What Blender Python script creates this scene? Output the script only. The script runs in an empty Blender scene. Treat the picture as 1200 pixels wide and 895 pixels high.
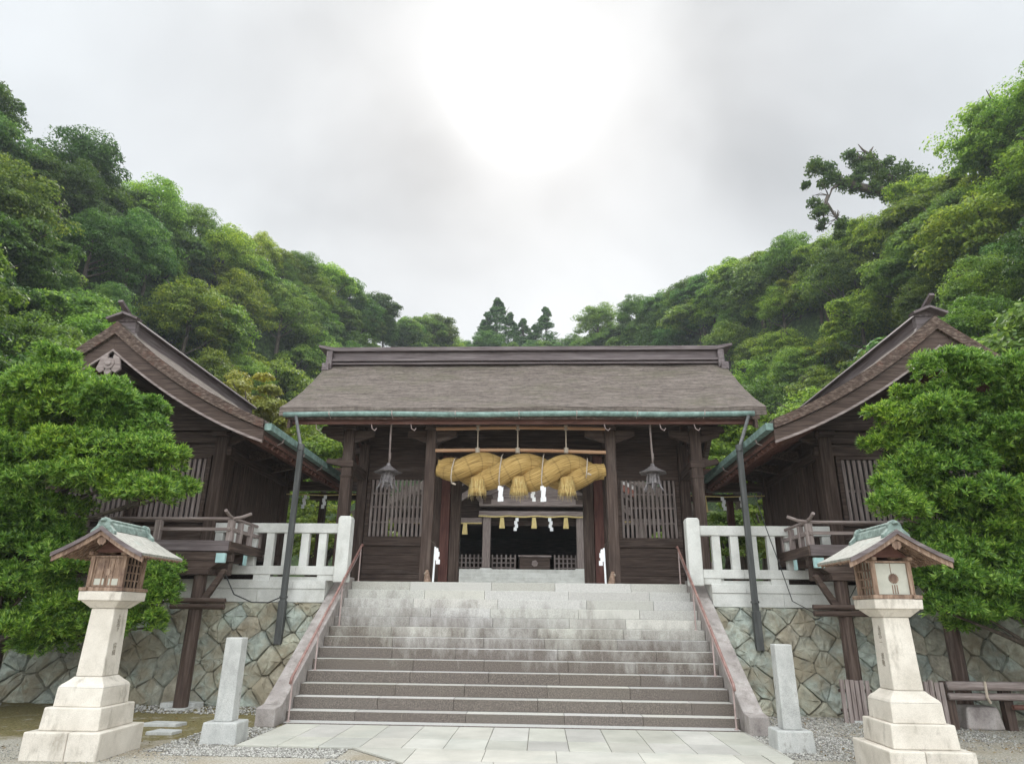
import bpy, math, random
import numpy as np
from mathutils import Vector, Matrix
random.seed(11); rng = np.random.default_rng(7)
R = math.radians
SC = bpy.context.scene
COL = SC.collection

# ------------------------------------------------------------------ camera
CAM_T, CAM_YAW, CAM_ROLL, CAM_F = 0.335635, -0.0445589, 0.0116838, 785.37
cam_d = bpy.data.cameras.new('camera'); cam = bpy.data.objects.new('camera', cam_d); COL.objects.link(cam)
cam_d.sensor_width = 36; cam_d.lens = CAM_F / 1200 * 36; cam_d.clip_end = 3000; cam_d.clip_start = .05
fw = Vector((math.sin(CAM_YAW)*math.cos(CAM_T), math.cos(CAM_YAW)*math.cos(CAM_T), math.sin(CAM_T)))
rt = Vector((math.cos(CAM_YAW), -math.sin(CAM_YAW), 0)); up = rt.cross(fw)
r2 = rt*math.cos(CAM_ROLL) + up*math.sin(CAM_ROLL); u2 = -rt*math.sin(CAM_ROLL) + up*math.cos(CAM_ROLL)
CAMLOC = Vector((0.499, 0, 1.661))
m = Matrix((r2, u2, -fw)).transposed().to_4x4(); m.translation = CAMLOC
cam.matrix_world = m
SC.camera = cam

# ------------------------------------------------------------------ world, sun, exposure
SUN_DIR = Vector((-.031, .7295, .6833)).normalized()
SUN_EL = math.asin(SUN_DIR.z); SUN_AZ = math.atan2(SUN_DIR.x, SUN_DIR.y)
EXPO = 0.6
SC.view_settings.view_transform = 'Standard'; SC.view_settings.look = 'None'
SC.view_settings.gamma = 1; SC.view_settings.exposure = EXPO
W = bpy.data.worlds.new('World'); SC.world = W; W.use_nodes = True
nt = W.node_tree; nt.nodes.clear()
def N(nt, t, **k):
    n = nt.nodes.new(t)
    for a, v in k.items():
        if a.startswith('i_'):
            n.inputs[a[2:].replace('_', ' ')].default_value = v
        else: setattr(n, a, v)
    return n
def mth(nt, op, a, b=None, c=None, clamp=False):
    n = nt.nodes.new('ShaderNodeMath'); n.operation = op; n.use_clamp = clamp
    for i, v in enumerate((a, b, c)):
        if v is None: continue
        if isinstance(v, (int, float)): n.inputs[i].default_value = v
        else: nt.links.new(v, n.inputs[i])
    return n.outputs[0]
def ramp(nt, fac, pts):
    n = nt.nodes.new('ShaderNodeValToRGB'); cr = n.color_ramp
    while len(cr.elements) < len(pts): cr.elements.new(.5)
    for e, (p, c) in zip(cr.elements, pts):
        e.position = p; e.color = (c, c, c, 1) if isinstance(c, (int, float)) else (*c, 1)
    nt.links.new(fac, n.inputs[0]); return n.outputs[0]
sky = N(nt, 'ShaderNodeTexSky', sky_type='NISHITA', sun_disc=False)
sky.sun_elevation = SUN_EL; sky.sun_rotation = SUN_AZ
tc = N(nt, 'ShaderNodeTexCoord'); D = tc.outputs['Generated']
nrm = N(nt, 'ShaderNodeVectorMath', operation='NORMALIZE'); nt.links.new(D, nrm.inputs[0]); D = nrm.outputs[0]
sep = N(nt, 'ShaderNodeSeparateXYZ'); nt.links.new(D, sep.inputs[0])
dot = N(nt, 'ShaderNodeVectorMath', operation='DOT_PRODUCT'); nt.links.new(D, dot.inputs[0]); dot.inputs[1].default_value = SUN_DIR
sd = mth(nt, 'MAXIMUM', dot.outputs['Value'], 0)
mp = N(nt, 'ShaderNodeMapping'); mp.inputs['Scale'].default_value = (1.0, .8, 1.3); mp.inputs['Location'].default_value = (.32, .1, .55)
nt.links.new(D, mp.inputs[0])
n1 = N(nt, 'ShaderNodeTexNoise', i_Scale=2.6, i_Detail=4.0, i_Roughness=.42, i_Distortion=.5); nt.links.new(mp.outputs[0], n1.inputs['Vector'])
cl = ramp(nt, n1.outputs[0], [(.36, .0), (.5, .6), (.62, 1.0)])
core = mth(nt, 'POWER', sd, 290.0); broad = mth(nt, 'POWER', sd, 7.0)
# overcast dome: brighter towards the zenith; brightness behind viewer added to light the foreground
zen = mth(nt, 'MULTIPLY', mth(nt, 'MAXIMUM', sep.outputs[2], 0), 0.55)
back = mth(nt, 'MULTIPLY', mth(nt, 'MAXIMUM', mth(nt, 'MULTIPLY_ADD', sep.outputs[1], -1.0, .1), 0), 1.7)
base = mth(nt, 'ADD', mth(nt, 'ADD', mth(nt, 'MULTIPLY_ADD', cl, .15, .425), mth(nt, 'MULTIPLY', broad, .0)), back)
highz = mth(nt, 'MULTIPLY', mth(nt, 'MAXIMUM', mth(nt, 'SUBTRACT', sep.outputs[2], .80), 0), 12.0)  # overhead sky out of view boosted to light the foreground
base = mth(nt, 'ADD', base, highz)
hor = mth(nt, 'MULTIPLY', mth(nt, 'POWER', mth(nt, 'SUBTRACT', 1.0, mth(nt, 'ABSOLUTE', sep.outputs[2])), 3.0), .20)
base = mth(nt, 'ADD', base, hor)
# denser cloud banks
n5 = N(nt, 'ShaderNodeTexNoise', i_Scale=4.0, i_Detail=5.0, i_Roughness=.5, i_Distortion=.6); nt.links.new(D, n5.inputs['Vector'])
for dv, pw, am in (((-.19, .76, .62), 45.0, -.065), ((.30, .75, .59), 70.0, -.085), ((-.16, .83, .53), 60.0, -.03)):
    dd = N(nt, 'ShaderNodeVectorMath', operation='DOT_PRODUCT'); nt.links.new(D, dd.inputs[0]); dd.inputs[1].default_value = Vector(dv).normalized()
    lob = mth(nt, 'POWER', mth(nt, 'MAXIMUM', dd.outputs['Value'], 0), pw)
    base = mth(nt, 'ADD', base, mth(nt, 'MULTIPLY', mth(nt, 'MULTIPLY', lob, am), mth(nt, 'MULTIPLY_ADD', n5.outputs[0], 2.4, -.2)))
corem = mth(nt, 'MULTIPLY', core, mth(nt, 'MULTIPLY_ADD', n5.outputs[0], 1.0, .0))
base = mth(nt, 'ADD', base, corem)
tint = N(nt, 'ShaderNodeMixRGB'); tint.inputs[1].default_value = (.93, .975, 1.0, 1); tint.inputs[2].default_value = (1, 1, .985, 1)
nt.links.new(mth(nt, 'MULTIPLY', broad, 1.1, clamp=True), tint.inputs[0])
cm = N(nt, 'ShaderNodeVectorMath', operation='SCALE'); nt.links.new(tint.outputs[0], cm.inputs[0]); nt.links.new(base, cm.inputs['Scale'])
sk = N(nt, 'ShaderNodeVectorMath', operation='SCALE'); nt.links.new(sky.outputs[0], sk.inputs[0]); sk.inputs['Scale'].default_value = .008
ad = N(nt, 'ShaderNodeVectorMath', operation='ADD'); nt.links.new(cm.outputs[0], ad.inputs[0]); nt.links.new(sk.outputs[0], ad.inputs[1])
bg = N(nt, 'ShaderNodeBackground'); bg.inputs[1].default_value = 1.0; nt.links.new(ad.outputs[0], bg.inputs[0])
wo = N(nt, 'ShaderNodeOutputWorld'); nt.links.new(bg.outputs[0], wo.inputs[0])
sl = bpy.data.lights.new('sun', 'SUN'); sl.energy = 1.5; sl.angle = R(14); sl.color = (1, .97, .92)
so = bpy.data.objects.new('sun', sl); COL.objects.link(so); so.rotation_euler = (-SUN_DIR).to_track_quat('-Z', 'Y').to_euler(); so.location = (0, 0, 60)

# ------------------------------------------------------------------ materials
def newmat(name):
    m = bpy.data.materials.new(name); m.use_nodes = True; nt = m.node_tree; nt.nodes.clear()
    o = N(nt, 'ShaderNodeOutputMaterial'); b = N(nt, 'ShaderNodeBsdfPrincipled'); nt.links.new(b.outputs[0], o.inputs[0])
    return m, nt, b
def coords(nt, scale):
    g = N(nt, 'ShaderNodeNewGeometry'); mp = N(nt, 'ShaderNodeMapping'); mp.inputs['Scale'].default_value = scale
    nt.links.new(g.outputs['Position'], mp.inputs[0]); return mp.outputs[0], g
def mixc(nt, f, a, b):
    n = N(nt, 'ShaderNodeMixRGB')
    if isinstance(f, (int, float)): n.inputs[0].default_value = f
    else: nt.links.new(f, n.inputs[0])
    for i, v in ((1, a), (2, b)):
        if isinstance(v, tuple): n.inputs[i].default_value = (*v[:3], 1)
        else: nt.links.new(v, n.inputs[i])
    return n.outputs[0]
def M(name, cols, sc=(1, 1, 1), nscale=1.0, rough=.8, bump=.3, dist=.01, stain=None, stain_sc=(1.3, 1.3, .8), stain_lo=.5, stain_hi=.68, spec=.3, attr=None, fine=None, metallic=0):
    m, nt, b = newmat(name)
    v, g = coords(nt, sc)
    n = N(nt, 'ShaderNodeTexNoise', i_Scale=nscale, i_Detail=8.0, i_Roughness=.62); nt.links.new(v, n.inputs['Vector'])
    k = len(cols); c = ramp(nt, n.outputs[0], [(.3 + .4*i/max(k-1, 1), cc) for i, cc in enumerate(cols)])
    if fine:
        v3, _ = coords(nt, (1, 1, 1)); f = N(nt, 'ShaderNodeTexNoise', i_Scale=fine[0], i_Detail=3.0, i_Roughness=.7); nt.links.new(v3, f.inputs['Vector'])
        fr = ramp(nt, f.outputs[0], [(.38, 1-fine[1]), (.5, 1.0), (.62, 1+fine[1]*.3)])
        mm = N(nt, 'ShaderNodeMixRGB', blend_type='MULTIPLY'); mm.inputs[0].default_value = 1; nt.links.new(c, mm.inputs[1]); nt.links.new(fr, mm.inputs[2]); c = mm.outputs[0]
    if attr:
        a = N(nt, 'ShaderNodeAttribute', attribute_name=attr); mm = N(nt, 'ShaderNodeMixRGB', blend_type='MULTIPLY'); mm.inputs[0].default_value = 1
        nt.links.new(c, mm.inputs[1]); nt.links.new(a.outputs['Color'], mm.inputs[2]); c = mm.outputs[0]
    if stain:
        v2, _ = coords(nt, stain_sc); s = N(nt, 'ShaderNodeTexNoise', i_Scale=1.0, i_Detail=9.0, i_Roughness=.68); nt.links.new(v2, s.inputs['Vector'])
        c = mixc(nt, ramp(nt, s.outputs[0], [(stain_lo, 0.), (stain_hi, .85)]), c, stain)
    nt.links.new(c, b.inputs['Base Color'])
    b.inputs['Roughness'].default_value = rough; b.inputs['Specular IOR Level'].default_value = spec; b.inputs['Metallic'].default_value = metallic
    if bump:
        bp = N(nt, 'ShaderNodeBump'); bp.inputs['Strength'].default_value = bump; bp.inputs['Distance'].default_value = dist
        nt.links.new(n.outputs[0], bp.inputs['Height']); nt.links.new(bp.outputs[0], b.inputs['Normal'])
    return m
dw = [(.028, .017, .013), (.062, .040, .031), (.118, .086, .070)]
WX = M('dark_wood_x', dw, (1.5, 28, 28), 1.0, .75, .5, .006, stain=(.16, .13, .112), stain_sc=(.6, 3, 3), stain_lo=.58, stain_hi=.8)
WY = M('dark_wood_y', dw, (28, 1.5, 28), 1.0, .75, .5, .006, stain=(.16, .13, .112), stain_sc=(3, .6, 3), stain_lo=.58, stain_hi=.8)
WZ = M('dark_wood_z', dw, (28, 28, 1.5), 1.0, .75, .5, .006, stain=(.17, .14, .12), stain_sc=(3, 3, .6), stain_lo=.58, stain_hi=.8)
gw = [(.13, .10, .09), (.23, .185, .17), (.34, .29, .27)]
GX = M('grey_wood_x', gw, (2, 30, 30), 1.0, .8, .5, .006); GZ = M('grey_wood_z', gw, (30, 30, 2), 1.0, .8, .5, .006); GY = M('grey_wood_y', gw, (30, 2, 30), 1.0, .8, .5, .006)
LW = M('lantern_wood', [(.12, .075, .05), (.25, .165, .115), (.38, .28, .21)], (30, 30, 4), 1.0, .7, .5, .004, stain=(.09, .05, .04), stain_sc=(4, 4, 3))
RW = M('red_brown_wood', [(.06, .028, .02), (.12, .055, .042), (.17, .095, .075)], (2, 20, 20), 1.0, .75, .4, .006)
RWZ = M('red_brown_wood_z', [(.05, .02, .016), (.10, .04, .032), (.14, .07, .055)], (20, 20, 2), 1.0, .75, .4, .006)
TH = M('shingle_thatch', [(.045, .035, .029), (.13, .105, .09), (.26, .222, .192)], (1.6, 34, 34), 1.0, .95, 1.0, .03, stain=(.085, .082, .045), stain_sc=(.7, 1.3, 1.3), stain_lo=.5, stain_hi=.78, fine=(9, .25))
THY = M('shingle_thatch_side', [(.045, .035, .029), (.13, .105, .09), (.26, .222, .192)], (34, 1.6, 34), 1.0, .95, 1.0, .03, stain=(.12, .115, .06), stain_sc=(1.5, .8, 1.5), stain_lo=.56, stain_hi=.82, fine=(9, .25))
TE = M('thatch_edge', [(.035, .022, .018), (.085, .058, .046), (.20, .155, .125)], (9, 9, 26), 1.0, .95, 1.0, .03, stain=(.13, .055, .038), stain_sc=(2.2, 2.2, 2.2), stain_lo=.55, stain_hi=.75)
CAPW = M('ridge_grey', [(.075, .058, .058), (.125, .10, .10), (.20, .17, .168)], (1.2, 20, 20), 1.0, .6, .4, .006, stain=(.07, .05, .05), stain_sc=(.7, 6, 6), stain_lo=.55, stain_hi=.7)
CAPY = M('ridge_grey_side', [(.075, .058, .058), (.125, .10, .10), (.20, .17, .168)], (20, 1.2, 20), 1.0, .6, .4, .006, stain=(.07, .05, .05), stain_sc=(6, .7, 6), stain_lo=.55, stain_hi=.7)
VG = M('verdigris', [(.09, .135, .12), (.145, .22, .195), (.24, .33, .295)], (8, 8, 8), 1.0, .6, .3, .004, stain=(.08, .10, .085), stain_sc=(5, 5, 5), stain_lo=.55, stain_hi=.72)
VGL = M('grey_verdigris', [(.10, .135, .12), (.17, .225, .20), (.28, .345, .31)], (14, 14, 14), 1.0, .65, .5, .006, stain=(.07, .075, .065), stain_sc=(9, 9, 9), stain_lo=.5, stain_hi=.68)
SHG = M('copper_shingle_grey', [(.13, .13, .11), (.24, .235, .205), (.36, .35, .31)], (14, 26, 14), 1.0, .6, .8, .01, stain=(.2, .27, .24), stain_sc=(3, 3, 3), stain_lo=.56, stain_hi=.75)
GR = M('granite_white', [(.46, .455, .425), (.57, .565, .53), (.66, .655, .62)], (2, 2, 2), 1.0, .75, .15, .004, stain=(.36, .35, .31), stain_sc=(2.5, 2.5, 1.2), stain_lo=.55, stain_hi=.75, fine=(140, .22))
GRD = M('granite_pavers', [(.36, .35, .315), (.44, .425, .385), (.51, .495, .45)], (1.2, 1.2, 1.2), 1.0, .7, .15, .003, stain=(.38, .38, .34), stain_sc=(.9, .9, .9), stain_lo=.52, stain_hi=.7, fine=(150, .16), attr='tone')
CS = M('cream_granite', [(.48, .435, .37), (.58, .53, .46), (.66, .61, .535)], (3, 3, 3), 1.0, .75, .12, .004, stain=(.17, .14, .105), stain_sc=(5, 5, 1.8), stain_lo=.54, stain_hi=.76, fine=(120, .15))
PG = M('post_granite', [(.34, .34, .325), (.45, .45, .43), (.56, .555, .53)], (5, 5, 3), 1.0, .8, .3, .006, stain=(.17, .16, .14), stain_sc=(5, 5, 3), stain_lo=.56, stain_hi=.7, fine=(110, .25))
CG = M('curb_granite', [(.20, .175, .16), (.32, .285, .265), (.46, .425, .40)], (6, 6, 4), 1.0, .85, .4, .006, stain=(.13, .105, .10), stain_sc=(3, 3, 2), stain_lo=.52, stain_hi=.68, fine=(110, .25))
COP = M('handrail_copper', [(.15, .072, .06), (.23, .12, .10), (.32, .20, .17)], (9, 9, 9), 1.0, .45, .1, .002, spec=.5)
STL = M('rail_post_steel', [(.30, .22, .20), (.42, .33, .31)], (9, 9, 9), 1.0, .45, .1, .002, spec=.5)
PIPE = M('downpipe', [(.035, .035, .033), (.06, .062, .06), (.10, .10, .095)], (14, 14, 1.5), 1.0, .55, .2, .004)
STRAW = None
PAPER = M('white_paper', [(.74, .74, .74), (.82, .82, .82)], (5, 5, 5), 1.0, .8, .05, .002)
BAM = M('bamboo', [(.30, .15, .085), (.42, .24, .14), (.5, .33, .2)], (1, 14, 14), 1.0, .5, .2, .003)
ROPEM = M('hemp_rope', [(.38, .31, .24), (.52, .45, .37)], (30, 30, 12), 1.0, .9, .4, .004)
YST = M('yellow_straw', [(.45, .34, .12), (.60, .47, .2), (.70, .58, .3)], (30, 30, 5), 1.0, .85, .4, .004)
IRON = M('cast_metal', [(.07, .06, .06), (.14, .125, .125), (.25, .225, .22)], (20, 20, 20), 1.0, .5, .3, .004, spec=.5)
TEAL = M('patina_cap', [(.26, .42, .41), (.40, .56, .55)], (6, 6, 6), 1.0, .5, .1, .003)
BLK = M('near_black', [(.012, .009, .011), (.022, .017, .02)], (3, 3, 3), 1.0, .9, 0)  # near-black backing for the window and lamp-house lattices
BARK = M('bark', [(.035, .028, .022), (.075, .06, .048), (.14, .115, .09)], (9, 9, 2), 1.0, .9, .8, .03)
SIGNW = M('paper_door', [(.40, .39, .33), (.5, .49, .42)], (8, 8, 8), 1.0, .8, .1, .002)
WIRE = M('wire', [(.03, .03, .03), (.05, .05, .05)], (3, 3, 3), 1.0, .6, 0)
SOIL = M('undergrowth', [(.015, .028, .010), (.045, .08, .02), (.10, .15, .04)], (2.2, 2.2, 2.2), 1.0, .95, 1.0, .5, fine=(5, .6))

def straw_mat():
    m, nt, b = newmat('straw')
    uv = N(nt, 'ShaderNodeUVMap'); mp = N(nt, 'ShaderNodeMapping'); mp.inputs['Scale'].default_value = (2.5, 60, 1); nt.links.new(uv.outputs[0], mp.inputs[0])
    n = N(nt, 'ShaderNodeTexNoise', i_Scale=1.0, i_Detail=6.0, i_Roughness=.6); nt.links.new(mp.outputs[0], n.inputs['Vector'])
    c = ramp(nt, n.outputs[0], [(.28, (.12, .07, .022)), (.5, (.40, .26, .09)), (.7, (.58, .41, .17))])
    s = N(nt, 'ShaderNodeSeparateXYZ'); nt.links.new(uv.outputs[0], s.inputs[0])
    fr = mth(nt, 'FRACT', mth(nt, 'MULTIPLY', s.outputs[0], 3.6)); band = ramp(nt, fr, [(0, .72), (.07, 1.), (.9, 1.), (1, .72)])
    mm = N(nt, 'ShaderNodeMixRGB', blend_type='MULTIPLY'); mm.inputs[0].default_value = 1; nt.links.new(c, mm.inputs[1]); nt.links.new(band, mm.inputs[2])
    nt.links.new(mm.outputs[0], b.inputs['Base Color']); b.inputs['Roughness'].default_value = .85; b.inputs['Specular IOR Level'].default_value = .2
    bp = N(nt, 'ShaderNodeBump'); bp.inputs['Strength'].default_value = .7; bp.inputs['Distance'].default_value = .01; nt.links.new(n.outputs[0], bp.inputs['Height']); nt.links.new(bp.outputs[0], b.inputs['Normal'])
    return m
STRAW = straw_mat()

def step_mat():
    m, nt, b = newmat('step_granite')
    g = N(nt, 'ShaderNodeNewGeometry'); sp = N(nt, 'ShaderNodeSeparateXYZ'); nt.links.new(g.outputs['Position'], sp.inputs[0])
    v, _ = coords(nt, (1, 1, 1))
    n = N(nt, 'ShaderNodeTexNoise', i_Scale=130.0, i_Detail=3.0, i_Roughness=.7); nt.links.new(v, n.inputs['Vector'])
    clean = ramp(nt, n.outputs[0], [(.36, (.27, .265, .25)), (.5, (.47, .46, .435)), (.64, (.59, .575, .545))])
    n2 = N(nt, 'ShaderNodeTexNoise', i_Scale=70.0, i_Detail=4.0, i_Roughness=.75); nt.links.new(v, n2.inputs['Vector'])
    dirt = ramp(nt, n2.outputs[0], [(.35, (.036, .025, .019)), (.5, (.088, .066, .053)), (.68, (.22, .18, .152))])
    a = N(nt, 'ShaderNodeAttribute', attribute_name='tone')
    mm = N(nt, 'ShaderNodeMixRGB', blend_type='MULTIPLY'); mm.inputs[0].default_value = 1; nt.links.new(clean, mm.inputs[1]); nt.links.new(a.outputs['Color'], mm.inputs[2]); clean = mm.outputs[0]
    vs, _ = coords(nt, (2.2, 1.0, .9)); s = N(nt, 'ShaderNodeTexNoise', i_Scale=1.0, i_Detail=10.0, i_Roughness=.72); nt.links.new(vs, s.inputs['Vector'])
    vt, _ = coords(nt, (9, 2, 1.2)); s2 = N(nt, 'ShaderNodeTexNoise', i_Scale=1.0, i_Detail=5.0, i_Roughness=.7); nt.links.new(vt, s2.inputs['Vector'])
    h = mth(nt, 'MULTIPLY_ADD', sp.outputs[2], -.85, 1.62)                       # weathering of the older, lower flight
    h = mth(nt, 'ADD', h, mth(nt, 'MULTIPLY', sp.outputs[0], -.055))
    h = mth(nt, 'ADD', h, mth(nt, 'MULTIPLY_ADD', s.outputs[0], 2.4, -1.2)); h = mth(nt, 'ADD', h, mth(nt, 'MULTIPLY_ADD', s2.outputs[0], .5, -.25))
    f = ramp(nt, h, [(-.1, 0.05), (.85, .88)])
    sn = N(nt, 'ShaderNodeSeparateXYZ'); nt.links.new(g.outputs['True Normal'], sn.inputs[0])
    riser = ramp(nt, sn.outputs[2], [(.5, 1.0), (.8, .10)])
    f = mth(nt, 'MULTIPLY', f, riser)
    nt.links.new(mixc(nt, f, clean, dirt), b.inputs['Base Color']); b.inputs['Roughness'].default_value = .85
    b.inputs['Specular IOR Level'].default_value = .25
    bp = N(nt, 'ShaderNodeBump'); bp.inputs['Strength'].default_value = .3; bp.inputs['Distance'].default_value = .004; nt.links.new(n2.outputs[0], bp.inputs['Height']); nt.links.new(bp.outputs[0], b.inputs['Normal'])
    return m
STEP = step_mat()

MORT = M('joint_earth', [(.09, .085, .065), (.16, .15, .115), (.22, .205, .16)], (6, 6, 6), 1.0, .95, .5, .02)
def wall_stone_mat():
    m, nt, b = newmat('retaining_stone')
    v, g = coords(nt, (1, 1, 1)); a = N(nt, 'ShaderNodeAttribute', attribute_name='tone')
    n = N(nt, 'ShaderNodeTexNoise', i_Scale=5.0, i_Detail=9.0, i_Roughness=.7); nt.links.new(v, n.inputs['Vector'])
    k = ramp(nt, n.outputs[0], [(.3, .55), (.5, 1.0), (.7, 1.5)])
    mm = N(nt, 'ShaderNodeMixRGB', blend_type='MULTIPLY'); mm.inputs[0].default_value = 1; nt.links.new(a.outputs['Color'], mm.inputs[1]); nt.links.new(k, mm.inputs[2])
    n2 = N(nt, 'ShaderNodeTexNoise', i_Scale=1.7, i_Detail=6.0, i_Roughness=.65); nt.links.new(v, n2.inputs['Vector'])
    c = mixc(nt, ramp(nt, n2.outputs[0], [(.44, 0.), (.62, .75)]), mm.outputs[0], (.24, .20, .135))
    n3 = N(nt, 'ShaderNodeTexNoise', i_Scale=2.6, i_Detail=6.0, i_Roughness=.7); vv, _ = coords(nt, (1, 1, 1)); nt.links.new(vv, n3.inputs['Vector']); n3.inputs['Distortion'].default_value = 1.0
    c = mixc(nt, ramp(nt, n3.outputs[0], [(.58, 0.), (.72, .6)]), c, (.36, .43, .36))
    nt.links.new(c, b.inputs['Base Color']); b.inputs['Roughness'].default_value = .9; b.inputs['Specular IOR Level'].default_value = .2
    bp = N(nt, 'ShaderNodeBump'); bp.inputs['Strength'].default_value = .9; bp.inputs['Distance'].default_value = .035; nt.links.new(n.outputs[0], bp.inputs['Height']); nt.links.new(bp.outputs[0], b.inputs['Normal'])
    return m
WST = wall_stone_mat()

def leaf_mat(name, c1, c2, c3, trans=.35, usecol=False, rough=.5, spec=.35):
    m = bpy.data.materials.new(name); m.use_nodes = True; nt = m.node_tree; nt.nodes.clear()
    o = N(nt, 'ShaderNodeOutputMaterial'); b = N(nt, 'ShaderNodeBsdfPrincipled'); t = N(nt, 'ShaderNodeBsdfTranslucent'); mx = N(nt, 'ShaderNodeMixShader')
    mx.inputs[0].default_value = trans
    g = N(nt, 'ShaderNodeNewGeometry'); c = ramp(nt, g.outputs['Random Per Island'], [(0, c1), (.5, c2), (1, c3)])
    v, _ = coords(nt, (1, 1, 1)); n = N(nt, 'ShaderNodeTexNoise', i_Scale=.55, i_Detail=3.0); nt.links.new(v, n.inputs['Vector'])
    k = ramp(nt, n.outputs[0], [(.32, (.72, .80, .85)), (.5, (1, 1, 1)), (.7, (1.28, 1.15, .8))])
    mm = N(nt, 'ShaderNodeMixRGB', blend_type='MULTIPLY'); mm.inputs[0].default_value = 1; nt.links.new(c, mm.inputs[1]); nt.links.new(k, mm.inputs[2]); c = mm.outputs[0]
    if usecol:
        oi = N(nt, 'ShaderNodeObjectInfo'); mm = N(nt, 'ShaderNodeMixRGB', blend_type='MULTIPLY'); mm.inputs[0].default_value = 1
        nt.links.new(c, mm.inputs[1]); nt.links.new(oi.outputs['Color'], mm.inputs[2]); c = mm.outputs[0]
    nt.links.new(c, b.inputs['Base Color']); nt.links.new(c, t.inputs[0]); b.inputs['Roughness'].default_value = rough; b.inputs['Specular IOR Level'].default_value = spec
    nt.links.new(b.outputs[0], mx.inputs[1]); nt.links.new(t.outputs[0], mx.inputs[2]); nt.links.new(mx.outputs[0], o.inputs[0])
    return m
FOREST = leaf_mat('forest_leaf', (.07, .135, .018), (.14, .235, .03), (.27, .38, .06), .5, True)
PODO = leaf_mat('pruned_leaf', (.05, .125, .016), (.14, .28, .034), (.32, .47, .075), .45, False, .42, .45)
YELL = leaf_mat('yellow_leaf', (.20, .20, .03), (.30, .30, .05), (.40, .40, .09), .4, False)
SHRUB = leaf_mat('shrub_leaf', (.12, .19, .025), (.20, .29, .04), (.32, .38, .08), .45, False)

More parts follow.
